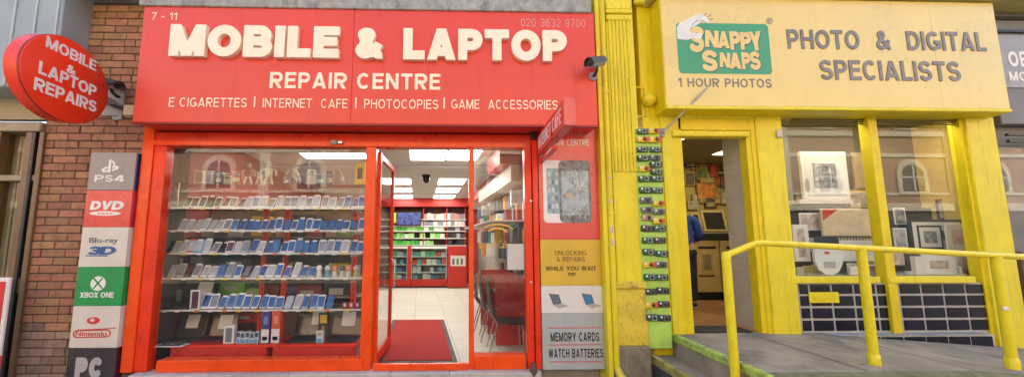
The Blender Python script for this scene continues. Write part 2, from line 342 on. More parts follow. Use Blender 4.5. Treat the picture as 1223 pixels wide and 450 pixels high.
# ================================================================== materials of the place
M_road = mat('asphalt', (.05, .05, .05), .85, .2, 3, .6, 90)
M_slab = mat('paving_concrete', (.24, .235, .225), .85, .2, 4, .3, 70, rnd=.1, grime=(.07, .07, .065), gscale=(2, 2, 2), gamt=.6)
M_mortar = mat('mortar', (.09, .07, .055), .95, .15, 9, .5, 80)
M_brick = mat('brick', (.37, .18, .10), .9, .2, 14, .6, 70, rnd=.17, grime=(.12, .075, .055), gscale=(3, 3, 3), gamt=.65, glo=.5)
M_brick2 = mat('soot_stained_brick', (.27, .18, .13), .92, .22, 14, .5, 70, rnd=.2, grime=(.09, .075, .06), gscale=(4, 4, 4), gamt=.7)
M_ledge = mat('weathered_lead', (.34, .35, .32), .75, .3, 9, .5, 40, grime=(.1, .1, .09), gscale=(4, 4, 2), gamt=.8, glo=.5)
M_steel_blue = mat('blue_grey_cladding', (.30, .36, .38), .45, .12, 3, grime=(.16, .17, .17), gscale=(9, 1, .3), gamt=.5)
M_red = mat('red_frame_paint', (.78, .040, .006), .32, .12, 3, .05, 30, coat=.12, spec=.35, grime=(.30, .012, .006), gscale=(4, 4, 1.2), gamt=.5)
M_red2 = mat('orange_red_frame_paint', (.86, .080, .006), .3, .10, 3, .05, 30, coat=.15, spec=.35, grime=(.42, .02, .006), gscale=(4, 4, 1.2), gamt=.4)
M_sign = mat('red_sign_panel', (.74, .075, .045), .34, .05, .9, .02, 8, coat=.12, spec=.35, grime=(.5, .04, .03), gscale=(6, 6, .35), gamt=.45)
M_discred = mat('red_acrylic', (.80, .045, .012), .3, .06, 2, coat=.1, spec=.35)
M_cream = mat('cream_letter', (.90, .82, .60), .35, .06, 8, coat=.2)
M_white = mat('white_vinyl', (.8, .78, .74), .4, .04, 6)
M_white2 = mat('faded_white_vinyl', (.66, .33, .28), .5, .12, 10)
M_tan = mat('tan_timber', (.34, .27, .17), .5, .2, 5, .1, 40, grime=(.1, .07, .04), gscale=(1, 1, 8), gamt=.5)
M_brown = mat('brown_stained_timber', (.16, .085, .035), .4, .25, 6, .1, 40, coat=.15)
M_dark = mat('dark_rubber', (.02, .02, .02), .6, .2)
M_black = mat('black_plastic', (.018, .018, .02), .35, .2)
M_grey = mat('grey_plastic', (.30, .30, .30), .4, .12)
M_silver = mat('brushed_metal', (.55, .55, .54), .3, .1, 20, metal=.9)
M_blind = mat('cream_blind', (.42, .36, .24), .8, .1, 4)
M_sill = mat('pale_stone_sill', (.48, .47, .43), .8, .15, 7, .3, 60, rnd=.08, grime=(.2, .19, .17), gscale=(5, 5, 5), gamt=.6)
M_glass = glass('shop_glass', (.98, .985, .98), .8, 1.5)
M_glass2 = glass('thin_shelf_glass', (.9, .96, .93), 1.0, 1.45)
M_yel = mat('yellow_paint', (.78, .67, .028), .42, .10, 3, .14, 26, coat=.05, spec=.35, grime=(.48, .38, .04), gscale=(7, 7, .7), gamt=.6, glo=.53, chip=(.22, .15, .05), clo=.68)
M_yel2 = mat('deep_yellow_paint', (.76, .61, .010), .42, .10, 3, .12, 26, coat=.05, spec=.35, grime=(.46, .33, .015), gscale=(7, 7, 1), gamt=.55, chip=(.2, .13, .04), clo=.69)
M_yeld = mat('chipped_yellow_paint', (.70, .55, .05), .5, .16, 5, .3, 40, grime=(.2, .15, .07), gscale=(5, 5, 3), gamt=.85, glo=.51, chip=(.12, .09, .06), clo=.60)
M_green = mat('lime_green_paint', (.42, .68, .12), .5, .12, 6, .1, 40, grime=(.2, .32, .07), gscale=(4, 4, 3), gamt=.5)
M_gkerb = mat('worn_green_paint', (.42, .60, .12), .6, .2, 8, .3, 60, grime=(.16, .14, .08), gscale=(5, 5, 5), gamt=.9, glo=.47, chip=(.12, .12, .08), clo=.58)
M_signy = mat('pale_yellow_sign_panel', (.80, .64, .225), .3, .05, 1.2, coat=.15, spec=.4, grime=(.66, .5, .16), gscale=(5, 5, .5), gamt=.35)
M_conc = mat('concrete', (.33, .295, .235), .95, spec=.15, var=.24, scale=2.2, bump=.6, bscale=80, grime=(.15, .143, .125), gscale=(1.1, 1.1, 1.1), gamt=.75, glo=.5, chip=(.09, .085, .075), clo=.66)
M_moss = mat('mossy_concrete', (.17, .165, .09), .95, .3, 8, .6, 60, grime=(.06, .07, .03), gscale=(4, 4, 4), gamt=.7)
M_dconc = mat('dark_concrete', (.055, .06, .075), .6, .3, 6, .4, 60)  # very dark concrete for the joints and the lower riser

PAV = -.06
# ================================================================== ground
struct('road', MB().box(-200, 200, -200, 200, -.3, -.2), M_road)
pv = struct('pavement', MB().box(-40, 40, -5.2, .1, -.28, PAV - .012), M_conc)
slab = None
for r_ in range(3):
    for k in range(17):
        x0 = -6.3 + k * .52 + (.26 if r_ % 2 else 0); y1 = -.135 - r_ * .62
        if x0 + .51 > 2.2 and r_ == 0: continue
        m = bx(-.255, .255, -.305, .305, -.03, 0, b=.006)
        if slab is None:
            slab = bpy.data.objects.new('paving_slab', m.mesh('paving_slab', M_slab)); COL.objects.link(slab); o = slab
        else: o = slab.copy(); COL.objects.link(o)
        o.parent = pv; o.location = (x0 + .255, y1 - .305, PAV + random.uniform(-.003, .003)); o.rotation_euler = (random.uniform(-.004, .004), random.uniform(-.004, .004), 0)
struct('kerb', MB().bbox(-40, 40, -5.4, -5.2, -.28, PAV, .01), M_conc)
struct('far_pavement', MB().box(-40, 40, -14, -11.2, -.28, -.07), M_conc)

# ================================================================== brick building over the red shop
bw = thing('brick_building', 'red brick building with weathered lead ledge above the red phone shop', 'building', (-4.5, 0, 0))
xl, xr_ = X(36), X(166)
zl = Z(6, 0, 300)
part('wall', MB().box(xl - .01, xr_ + .12, .012, .5, PAV, zl), M_mortar, bw)
part('upper_wall', MB().box(xl - .01, X(722, 0, 4), .03, .5, zl, 8.0), mat('upper_brickwork', (.3, .13, .075), .9, .3, 9, .5, 60), bw)
part('parapet', MB().box(-30, 40, .5, .9, 3.3, 8.0), mat('upper_brickwork', (.3, .13, .075)), bw)
bmesh_ = {}
def brick(cx, z0, ln, h, m):
    k = (round(ln, 2), m.name)
    if k not in bmesh_: bmesh_[k] = bx(-ln / 2, ln / 2, 0, .09, 0, h, b=.006).mesh('brick', m)
    o = bpy.data.objects.new('brick', bmesh_[k]); COL.objects.link(o); o.parent = bw
    o.location = (cx + 4.5, random.uniform(-.004, .004), z0); o.rotation_euler = (random.uniform(-.006, .006), random.uniform(-.004, .004), random.uniform(-.008, .008))
CH = .0915; row = 0; zz = PAV + .03
while zz < zl - .04:
    x = xl + (.0 if row % 2 else -.001); first = True
    while x < xr_ - .03:
        ln = .275 if not (first and row % 2) else .13
        if row % 5 == 3 and not first and random.random() < .35: ln = .13
        ln = min(ln, xr_ - x)
        if xr_ - x - ln < .05: ln = xr_ - x
        brick(x + ln / 2, zz, ln - .010, CH - .011, M_brick2 if zz < .5 + random.uniform(-.12, .12) else M_brick)
        x += ln; first = False
    zz += CH; row += 1
part('ledge', MB().bbox(X(74, -.34, 4), X(706, -.34, 12), -.36, .05, zl, zl + .055, .012), M_ledge, bw)
part('flashing', MB().bbox(X(166, -.34, 4), X(706, -.34, 12), -.345, .02, Z(8.5, -.32, 200), zl, .008), M_ledge, bw)
for r_ in range(3):                                       # the courses that show over the ledge
    for k in range(24):
        x0 = X(200, 0, 3) + k * .28 + (.14 if r_ % 2 else 0)
        if x0 + .27 < X(712, 0, 3): brick(x0 + .135, zl + .06 + r_ * CH, .265, CH - .011, M_brick)
for (p0, p1) in (((652, 0), (640, 12)), ((700, -2), (678, 11)), ((706, 4), (690, 12))):
    part('cable', MB().tube([P(p0[0], p0[1], -.03), P((p0[0] + p1[0]) / 2, (p0[1] + p1[1]) / 2 + 1, -.05), P(p1[0], p1[1], -.03)], .009, 6), M_dark, bw)

# ================================================================== neighbour at the far left: timber door front under a metal fascia
nb = thing('neighbouring_shopfront', 'brown timber shopfront under blue-grey metal fascia beside the brick pier', 'shopfront', (-5.8, 0, PAV))
xe = xl
fa = part('fascia', MB().bbox(-9, X(70, -.3, 50), -.3, .1, Z(104, -.3, 30), Z(-30, -.3, 30), .01), M_steel_blue, nb)
for px in (12, 38, 64):
    part('seam', MB().bbox(X(px, -.31, 50) - .012, X(px, -.31, 50) + .012, -.315, -.299, Z(103, -.3, px), Z(-25, -.3, px), .004), mat('pale_blue_grey_cladding', (.42, .47, .48), .4), nb)
part('upper_panel', MB().box(-9, xe, .02, .1, Z(142, 0, 20), Z(96, 0, 20)), M_blind, nb)
part('beam', MB().bbox(-9, xe, -.05, .1, Z(158, 0, 20), Z(147, 0, 20), .008), M_tan, nb)
part('blind', MB().box(-9, xe, .2, .22, PAV, Z(142, 0, 20)), M_blind, nb)
for k in range(12): part('blind_slat', MB().bbox(xe - 1.6 + k * .13, xe - 1.49 + k * .13, .16, .17, .9, Z(160, 0, 20), .002), mat('blind_slat', (.6, .56, .46), .8, rnd=.1), nb)
for a, b_, m in ((25, 33, M_brown), (33, 36.5, M_black), (41, 47, M_brown), (-14, -6, M_brown)):
    part('post', MB().bbox(X(a + 8, -.03, 240) - .12, X(b_ + 8, -.03, 240) - .12, -.03, .12, PAV, Z(158, 0, 20), .006), m, nb)
part('rail', MB().bbox(-9, xe - .05, -.01, .1, Z(216, 0, 20), Z(209, 0, 20), .006), M_tan, nb)
part('rail', MB().bbox(-9, xe - .05, -.012, .1, Z(350, 0, 20), Z(332, 0, 20), .006), M_brown, nb)
part('kick_panel', MB().bbox(-9, xe - .03, .02, .1, PAV, Z(352, 0, 20), .006), mat('dark_olive_panel', (.05, .055, .02), .5, .3), nb)
part('pane', MB().box(-9, xe - .02, .06, .066, Z(350, 0, 20), Z(158, 0, 20)), glass('dull_pane', (.9, .88, .8), .5, 1.5), nb)
ab = thing('notice_board', 'white and red edged notice board standing by the brown timber door', 'sign board', (X(-6, -.25, 390), -.25, PAV))
part('board', MB().bbox(X(-26, -.25, 390), X(6, -.25, 390), -.27, -.23, PAV, Z(331, -.25, 0), .02), M_white, ab)
part('print', MB().bbox(X(-24, -.27, 390), X(0, -.27, 390), -.275, -.2706, PAV + .3, Z(336, -.27, 0), .001), mat('red_print', (.6, .03, .03)), ab)
part('print', MB().bbox(X(-24, -.27, 430), X(2, -.27, 430), -.275, -.2706, Z(442, -.27, 0), Z(424, -.27, 0), .001), mat('red_print', (.6, .03, .03)), ab)

# ================================================================== main red fascia sign
YS = -.32
fs = thing('fascia_sign', 'wide red fascia sign with raised cream letters reading MOBILE & LAPTOP', 'sign', (X(440, YS), 0, Z(148, YS)))
sx0, sx1, sz0, sz1 = X(165, YS, 77), X(711.5, YS, 82), Z(148, YS, 440), Z(11.5, YS, 440)
jo = [sx0, X(421, YS, 80), sx1]
for i in range(2): part('panel', MB().bbox(jo[i] + (.0006 if i else 0), jo[i + 1] - (0 if i else .0006), YS, -.01, sz0, sz1, .006), M_sign, fs)
part('edge_trim', MB().bbox(sx0 - .004, sx1 + .004, YS - .006, YS + .03, sz0 - .022, sz0 - .001, .004), mat('dark_red_trim', (.28, .015, .012), .35), fs)
for s_, a, b_, c, d in (('MOBILE', 207, 407, 34, 71), ('&', 426.5, 458, 37, 73), ('LAPTOP', 482.5, 675.5, 38.5, 75)):
    for ch, mb in ptext(s_, a, b_, c, d, YS, .285, .055, .07, .011, each=True): part('letter', mb, M_cream, fs)
part('lettering', ptext('REPAIR CENTRE', 322.5, 526, 87.5, 106.5, YS, .19, .004, .15), M_cream, fs)
for s_, a, b_, c, d in (('E CIGARETTES', 202, 295, 117, 128), ('INTERNET  CAFE', 314, 415, 118, 129), ('PHOTOCOPIES', 435, 523.5, 119, 130), ('GAME  ACCESSORIES', 539, 666, 119.5, 130.5)):
    part('lettering', ptext(s_, a, b_, c, d, YS, .125, .004, .17), M_cream, fs)
for px, py in ((304, 121.5), (425, 123), (530.5, 123)): part('divider', pb(px - .8, px + .8, py - 6.5, py + 6.5, YS - .004, .0034, bev=.0004), M_cream, fs)
part('lettering', ptext('7 - 11', 181.5, 211.5, 15.5, 24, YS, .12, .003, .16), M_cream, fs)
part('lettering', ptext('020 3632 9700', 622, 699, 23, 32.5, YS, .10, .003, .16), M_white2, fs)

# ================================================================== round projecting sign
TW = .15; Rd = .43
C0 = Vector((-4.045, -.62, 3.165))
ds = thing('round_sign', 'round red projecting sign reading MOBILE & LAPTOP REPAIRS on the brick pier', 'sign', C0)
MD = Matrix.Translation(C0) @ Matrix.Rotation(R(3), 4, 'Z')
prof = [(Rd - .012, 0), (Rd, -.008), (Rd, -TW + .008), (Rd - .012, -TW)]
part('drum', MB().lathe(prof, (0, 0, 0), 'X', 72).xf(MD), M_discred, ds, True)
part('rim', MB().lathe([(Rd + .004, -.012), (Rd + .004, -.026)], (0, 0, 0), 'X', 72).xf(MD), mat('dark_red_trim', (.28, .015, .012)), ds, True)
for s_, w_, zt, h_ in (('MOBILE', .50, .285, .115), ('&', .085, .12, .085), ('LAPTOP', .56, .005, .125), ('REPAIRS', .60, -.165, .125)):
    off = -.0 if s_ != '&' else .0
    part('lettering', text(s_, .20, (.005, -w_ / 2 + off, zt - h_ / 2 + .0), (0, w_, 0), (0, 0, h_), (-.0044, 0, 0), .1, .02).xf(MD), M_white, ds)
part('bracket', MB().bbox(-.16, -.05, Rd - .03, .6, -.03, .03, .006).xf(MD), M_grey, ds)
part('mounting_plate', MB().bbox(-.2, -.01, .585, .61, -.16, .16, .006).xf(MD), M_grey, ds)

# ================================================================== security cameras
def bullet_camera(label, base, tip_dir, ln=.24, r=.05, plate=True, hood=True):
    b0 = Vector(base); d = Vector(tip_dir).normalized(); t = thing('security_camera', label, 'camera', b0)
    arm_end = b0 + Vector((0, -.13, .02))
    part('mounting_plate', MB().lathe([(.05, 0), (.05, -.015), (.03, -.03)], b0, 'Y', 16), M_grey, t, True)
    part('arm', MB().tube([b0, b0 + Vector((0, -.07, -.01)), arm_end, arm_end + Vector((0, -.01, .05))], .017, 8), M_black, t, True)
    c = arm_end + Vector((0, -.01, .085)); a0, a1 = c - d * ln * .5, c + d * ln * .5
    part('body', MB().tube([a0, a0 + d * .02, a1 - d * .015, a1], [r * .8, r, r, r * .9], 14), M_grey, t, True)
    part('lens', MB().tube([a1 - d * .004, a1 + d * .006], r * .72, 14), M_black, t, True)
    if hood:
        up = Vector((0, 0, 1)); s = d.cross(up).normalized(); u = s.cross(d); mb = MB(); n = 9; rr = r * 1.16; vs = []
        for q in (a0 + d * .02, a1 + d * .045):
            for th in (rr, rr * 1.06):
                for k in range(n):
                    an = R(-15 + 210 * k / (n - 1)); vs.append(q + (s * math.cos(an) + u * math.sin(an)) * th)
        f = []
        for k in range(n - 1):
            f += [(k, k + 1, 2 * n + k + 1, 2 * n + k), (n + k + 1, n + k, 3 * n + k, 3 * n + k + 1), (k + 1, k, n + k, n + k + 1), (2 * n + k, 2 * n + k + 1, 3 * n + k + 1, 3 * n + k)]
        f += [(0, 2 * n, 3 * n, n), (n - 1, 2 * n - 1, 4 * n - 1, 3 * n - 1)]; mb.add(vs, f); part('sun_shield', mb, mat('dark_grey_metal', (.09, .095, .1), .4, metal=.4), t, True)
    return t
bullet_camera('grey bullet security camera fixed to the end of the red fascia sign', P(708, 92, YS), (-.78, -.5, -.36), .24, .052)
bullet_camera('dark grey security camera on the brick pier between round sign and fascia', P(146, 117, -.002), (.86, -.34, -.30), .24, .05)
jb = thing('junction_box', 'small cream junction box with grey plates under the security camera on bricks', 'junction box', P(150, 140, -.01))
part('box', pb(146, 158.5, 125, 137.5, -.10, .09, bev=.012), mat('cream_plastic', (.6, .55, .33), .5), jb)
part('plate', pb(134, 147, 110, 126, -.04, .036, bev=.006), M_grey, jb)
part('plate', pb(133.5, 145, 129, 143, -.03, .026, bev=.006), M_grey, jb)
part('conduit', MB().tube([P(129, 122, -.05), P(137, 127, -.06), P(147, 130, -.05)], .018, 8), M_black, jb, True)

# ================================================================== vertical panel of game logos
YC = -.095
gc = thing('logo_column', 'tall column sign stacking six console and disc logo panels beside red frame', 'sign', (X(118, YC), 0, PAV))
cx0, cx1 = X(93.5, YC, 315), X(149.5, YC, 315)
M_pgrey = mat('grey_panel', (.30, .275, .27), .35, .05, grime=(.2, .18, .17), gscale=(6, 6, .8), gamt=.6); M_xg = mat('green_panel', (.012, .30, .07), .35, .06, grime=(.02, .2, .06), gscale=(6, 6, .8), gamt=.6, chip=(.3, .32, .28), clo=.72)
M_pcream = mat('cream_panel', (.66, .62, .54), .4, .05, 5, grime=(.45, .38, .28), gscale=(3, 3, 1), gamt=.4); M_pdark = mat('dark_panel', (.045, .035, .04), .35, .1, grime=(.12, .11, .11), gscale=(5, 5, 2), gamt=.6, chip=(.25, .24, .22), clo=.68)
M_navy = mat('navy_panel', (.02, .03, .16), .35, .1); M_pred = mat('bright_red_panel', (.70, .06, .045), .3, .06, coat=.3, grime=(.5, .06, .05), gscale=(6, 6, .8), gamt=.6)
bnd = [182, 227, 271, 318.5, 365, 415, 470]
for i, (m, ms) in enumerate(((M_pgrey, M_navy), (M_pred, mat('magenta_red_panel', (.5, .03, .06), .3)), (M_pcream, M_pcream), (M_xg, M_xg), (M_pcream, M_pcream), (M_pdark, mat('dark_maroon_panel', (.08, .01, .03), .3)))):
    z1, z0 = Z(bnd[i], YC, 120), max(Z(bnd[i + 1], YC, 120), PAV + .02); w_ = cx1 - cx0
    pn = part('panel', MB().bbox(cx0, cx1, YC, YC + .02, z0 + .001, z1 - .001, .003), m, gc)
    part('return', MB().bbox(cx1 - .03, cx1 + .002, YC + .0201, -.003, z0 + .002, z1 - .002, .002), ms, gc)
def lcx(px, py): return cx0 + (px - (93.5 + (py - 315) * -.082)) / 56.0 * (cx1 - cx0)
def cbox(a, b, c, d, th=.003):
    ym = (c + d) / 2; return MB().bbox(lcx(a, ym), lcx(b, ym), YC - th, YC - .0006, Z(c, YC, 120), Z(d, YC, 120), .0004)
def ctext(s, a, b, c, d, t=.16, slant=0, gap=.14, step=.03):
    ym = (c + d) / 2; x0, x1, z0, z1 = lcx(a, ym), lcx(b, ym), Z(d, YC, 120), Z(c, YC, 120)
    return text(s, t, (x0, YC - .004, z0), (x1 - x0, 0, 0), (0, 0, z1 - z0), (0, .0034, 0), gap, step, slant)
def cpath(pts, w, th=.003):
    q = [(lcx(a, b), Z(b, YC, 120)) for a, b in pts]; xs = [p[0] for p in q]; zs = [p[1] for p in q]; mb = MB()
    lp = contour([q], w, (min(xs) - w, max(xs) + w, min(zs) - w, max(zs) + w), max(w * .22, (max(xs) - min(xs)) / 80)); tri = tessellate_polygon([[Vector((x, y, 0)) for x, y in l] for l in lp])
    put_glyph(mb, lp, tri, lambda x, z: Vector((x, YC - th, z)), Vector((0, th - .0006, 0))); return mb
def cell(a, b, c, d, th=.003): 
    ym = (c + d) / 2; x0, x1, z0, z1 = lcx(a, ym), lcx(b, ym), Z(d, YC, 120), Z(c, YC, 120); n = 30
    return MB().prism([((x0 + x1) / 2 + (x1 - x0) / 2 * math.cos(2 * math.pi * i / n), (z0 + z1) / 2 + (z1 - z0) / 2 * math.sin(2 * math.pi * i / n)) for i in range(n)], YC - th, YC - .0006)
# controller-maker mark: upright P over a flat S
part('emblem', cbox(126.4, 129.4, 190.5, 206), M_white, gc)
part('emblem', cpath([(129, 192), (132, 193.2), (133.5, 195.5), (133.2, 199), (131, 200)], .024), M_white, gc)
part('emblem', cpath([(125.5, 199.8), (121, 201.5), (119, 203), (121, 204.6), (125.5, 203.8)], .022), M_white, gc)
part('emblem', cpath([(130.5, 203.4), (135, 201.8), (138, 200.8), (137, 199), (133.8, 199.3)], .022), M_white, gc)
part('lettering', ctext('P', 110, 121, 209, 217, .17), M_white, gc)
part('lettering', ctext('S', 122.5, 132.5, 209, 217, .17), M_white, gc)
part('lettering', ctext('4', 134, 146.5, 209, 217, .17), M_white, gc)
for s_, a, b_ in (('D', 105.5, 118), ('V', 118, 131), ('D', 131.5, 145.5)): part('lettering', ctext(s_, a, b_, 240, 250.5, .26, .18), M_white, gc)
part('emblem', cell(105, 143, 252, 257.5), M_white, gc)
part('lettering', ctext('VIDEO', 115, 133, 253.6, 256, .2, .0, .3, .05), M_pred, gc)
M_blue = mat('blue_print', (.03, .11, .32), .4)
bl = builtin('Blu-ray', 106, 140, 283.5, 291.5, YC); dx_ = lcx(106, 288) - min(v.x for v in bl.v); bl.v = [v + Vector((dx_, 0, 0)) for v in bl.v]
part('lettering', bl, mat('grey_print', (.1, .12, .16), .4), gc)
part('lettering', ctext('3', 104, 119.5, 294, 304, .24, .25), M_blue, gc)
part('lettering', ctext('D', 118.5, 137, 294, 304, .24, .25), M_blue, gc)
part('emblem', cbox(102, 128, 304.6, 305.8), M_blue, gc)
part('emblem', cell(109, 127, 329.5, 347), M_white, gc)
for p, q in (((112.5, 344.5), (123.5, 331.5)), ((112.5, 331.5), (123.5, 344.5))):
    part('emblem', cpath([p, ((p[0] + q[0]) / 2, 337.8), q], .016, .005), M_xg, gc)
part('lettering', ctext('XBOX ONE', 97, 137, 348.5, 355, .2, 0, .08), M_white, gc)
M_maroon = mat('red_print', (.6, .03, .03))
part('emblem', cell(106, 121, 378, 386.5), M_maroon, gc); part('emblem', cell(110, 115.5, 379.5, 383.5, .005), M_pcream, gc)
part('emblem', cpath([(96, 393.4), (130, 392), (140, 391.4)], .008), M_maroon, gc)
ov = [(95, 394), (130, 393.4), (133, 395), (133.8, 397.5), (132.6, 400.5), (129, 401.8), (94, 402.2), (91.5, 400.8), (90.6, 398), (91.8, 395.2), (95, 394)]
part('emblem', cpath(ov, .012), M_maroon, gc)
bl = builtin('Nintendo', 94, 131, 395.2, 400.6, YC); dx_ = lcx(93.6, 398) - min(v.x for v in bl.v); bl.v = [v + Vector((dx_, 0, 0)) for v in bl.v]
part('lettering', bl, M_maroon, gc)
part('lettering', ctext('PC', 94, 126, 426, 451, .34, 0, .1, .025), mat('silver_print', (.42, .42, .40), .4), gc)

# ================================================================== red shopfront
YF = -.03
sf = thing('phone_shopfront', 'red framed glazed shopfront with open door under the MOBILE & LAPTOP sign', 'shopfront', (X(400), 0, PAV))
def rp(name, a, b_, c, d, Y=YF, dep=.1, m=None, bev=.006, parent=None): return part(name, pb(a, b_, c, d, Y, dep, bev=bev), m or M_red, parent or sf)
zt = Z(159, YF, 400); zb = .075
def post(a, b_, Y, dep, m, z0=zb, z1=None, ym=300): return part('post', MB().bbox(X(a, Y, ym), X(b_, Y, ym), Y, Y + dep, z0, z1 or zt, .006), m, sf)
post(157, 170.5, YF - .02, .14, M_red2, z1=Z(150, YF, 300)); post(170.5, 172.5, YF + .012, .1, mat('dark_red_trim', (.28, .015, .012))); post(172.5, 187.5, YF, .12, M_red)
post(433.5, 446, YF - .01, .12, M_red2, z1=Z(175, YF, 440)); post(560, 566, YF, .1, M_red2, z1=Z(175, YF, 560)); post(628, 636.5, YF, .12, M_red); post(636.5, 638, YF + .03, .1, mat('dark_red_trim', (.28, .015, .012))); post(638, 644.5, YF - .02, .14, M_red, z1=Z(150, YF, 640))
part('header', MB().bbox(X(170, YF), X(638, YF), YF + .004, .12, Z(169.5, YF, 400), Z(159, YF, 400), .006), M_red, sf)
part('header', MB().bbox(X(172, YF), X(629, YF), YF - .025, .1, Z(175.5, YF, 400), Z(169.5, YF, 400) - .001, .006), M_red2, sf)
part('shutter_box', MB().bbox(X(166, .0), X(645, .0), -.005, .25, Z(158.5, YF, 400) + .002, Z(147, YS, 400) + .1, .01), mat('dark_red_trim', (.28, .015, .012)), sf)
part('shutter_lath', MB().bbox(X(176, -.05), X(632, -.05), -.07, -.04, Z(155, -.05, 400), Z(153.3, -.05, 400), .004), M_grey, sf)
part('bottom_rail', MB().bbox(X(187.5, YF, 435), X(433.5, YF, 435), YF - .015, .1, zb, Z(429, YF, 300), .006), M_red2, sf)
part('bottom_rail', MB().bbox(X(566, YF, 430), X(628, YF, 430), YF - .012, .1, zb, Z(424, YF, 600), .006), M_red2, sf)
part('threshold', MB().bbox(X(446, YF, 432), X(560, YF, 432), YF - .02, .0, zb, Z(433.5, YF, 500), .004), M_red2, sf)
part('threshold_strip', MB().bbox(X(446, YF, 432), X(560, YF, 432), .0015, .14, .03, .052, .004), M_silver, sf)
for a, b_ in ((152, 250), (250, 345), (345, 465), (465, 537), (537, 647)):
    part('sill_stone', MB().bbox(X(a, -.13, 444) + .001, X(b_, -.13, 444) - .001, -.13, .1, PAV - .03, .072, .008), M_sill, sf)
wz1, wz0 = Z(176, YF, 400), Z(430, YF, 400)
part('display_pane', MB().box(X(187, .02), X(434, .02), .02, .028, wz0 - .02, wz1 + .02), M_glass, sf)
part('side_pane', MB().box(X(565.5, .02), X(628.5, .02), .02, .028, Z(425, YF, 600) - .01, wz1 + .02), M_glass, sf)
for px, py in ((634, 337), (634, 180 + 60)): part('lock', MB().lathe([(.016, 0), (.014, -.012), (.006, -.014)], P(px, py, YF), 'Y', 12), M_silver, sf, True)
part('hinge_bracket', pb(634.5, 641, 155, 166, YF - .06, .05, bev=.008), M_dark, sf)
part('shutter_foot', MB().lathe([(.03, 0), (.045, .05), (.03, .12), (.02, .15)], (X(637, -.1, 432), -.1, PAV + .08), 'Z', 10), mat('rusty_iron', (.12, .07, .05), .8, .4, 20), sf, True)
part('sensor', pb(395, 402, 167, 172, YF - .06, .034, bev=.006), M_grey, sf)
part('sensor', pb(403, 409, 168, 171.5, YF - .06, .034, bev=.006), M_silver, sf)
# the open leaf
d0, d1 = Vector((X(450, .08), .10, 0)), Vector((X(450, .08) + .012, 1.02, 0)); leaf = part('door', MB().bbox(d0.x - .022, d0.x + .022, .10, .17, .06, wz1 - .02, .006), M_red2, sf)
part('stile', MB().bbox(d0.x - .022, d0.x + .022, .95, 1.02, .06, wz1 - .02, .006), M_red, leaf)
part('rail', MB().bbox(d0.x - .02, d0.x + .02, .17, .95, wz1 - .10, wz1 - .025, .006), M_red, leaf)
part('rail', MB().bbox(d0.x - .02, d0.x + .02, .17, .95, .065, .2, .006), M_red, leaf)
part('pane', MB().box(d0.x - .004, d0.x + .004, .17, .95, .2, wz1 - .1), M_glass, leaf)
part('handle', MB().tube([(d0.x + .02, .9, .85), (d0.x + .07, .9, .87), (d0.x + .07, .9, 1.25), (d0.x + .02, .9, 1.27)], .011, 8), M_silver, leaf, True)

# ------------------------------------------------------------------ window graphics on the side pane
dc = thing('window_decal', 'gold oval lettering decal on the glass pane beside the shop door', 'decal', P(605, 290, .018))
M_gold = mat('gold_vinyl', (.72, .42, .05), .4)
part('arch', pline([(578, 272), (584, 269), (596, 267.5), (608, 270), (613, 274)], 1.6, .0195), M_gold, dc)
part('arch', pline([(583, 276), (590, 272.5), (600, 273), (606, 277)], 2.2, .0195), M_gold, dc)
part('lettering', builtin('Internet Cafe', 572, 607, 287, 296, .0195), M_gold, dc)
nt_ = single('paper_notice', pb(606, 626, 291, 322, .030, .002, bev=.0004), mat('paper', (.72, .70, .66), .8, .05), 'plain white paper notice stuck inside the pane beside the shop door', 'notice')

# ================================================================== shop interior (party walls run back at a slant)
SK = -.1166
def sx(x, y): return x + SK * y
ZC = 3.1; YB = 9.0; XL, XR = X(186, .1), 1.72
M_wallr = mat('red_wall_paint', (.45, .02, .012), .5, .08); M_ceil = mat('grey_white_ceiling', (.62, .60, .56), .9, .05); M_walls = mat('pale_wall', (.34, .29, .24), .8, .08)
def slab_(x0, x1, y0, y1, z0, z1): return MB().add([(sx(x0, y0), y0, z0), (sx(x1, y0), y0, z0), (sx(x1, y1), y1, z0), (sx(x0, y1), y1, z0), (sx(x0, y0), y0, z1), (sx(x1, y0), y0, z1), (sx(x1, y1), y1, z1), (sx(x0, y1), y1, z1)], [(0, 3, 2, 1), (4, 5, 6, 7), (0, 1, 5, 4), (1, 2, 6, 5), (2, 3, 7, 6), (3, 0, 4, 7)])
flo = struct('shop_floor', slab_(XL - .1, XR + .1, .101, YB, -.1, .03), mat('grout', (.30, .29, .26), .9))
struct('shop_ceiling', slab_(XL - .3, XR + .3, .0, YB + .2, ZC, ZC + .2), M_ceil)
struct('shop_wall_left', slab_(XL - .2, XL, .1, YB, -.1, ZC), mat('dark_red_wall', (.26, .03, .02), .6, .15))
struct('shop_wall_right', slab_(XR, XR + .2, .1, YB, -.1, ZC), M_walls)
struct('shop_wall_back', slab_(XL - .2, XR + .2, YB, YB + .2, -.1, ZC), M_wallr)
struct('bulkhead', MB().bbox(X(166, .12), X(645, .12), .12, .16, Z(175, .1, 400), ZC, .004), M_ceil)
M_tile = mat('cream_floor_tile', (.55, .52, .44), .5, .03, 3, rnd=.04)
tm = None
ti = 0.6
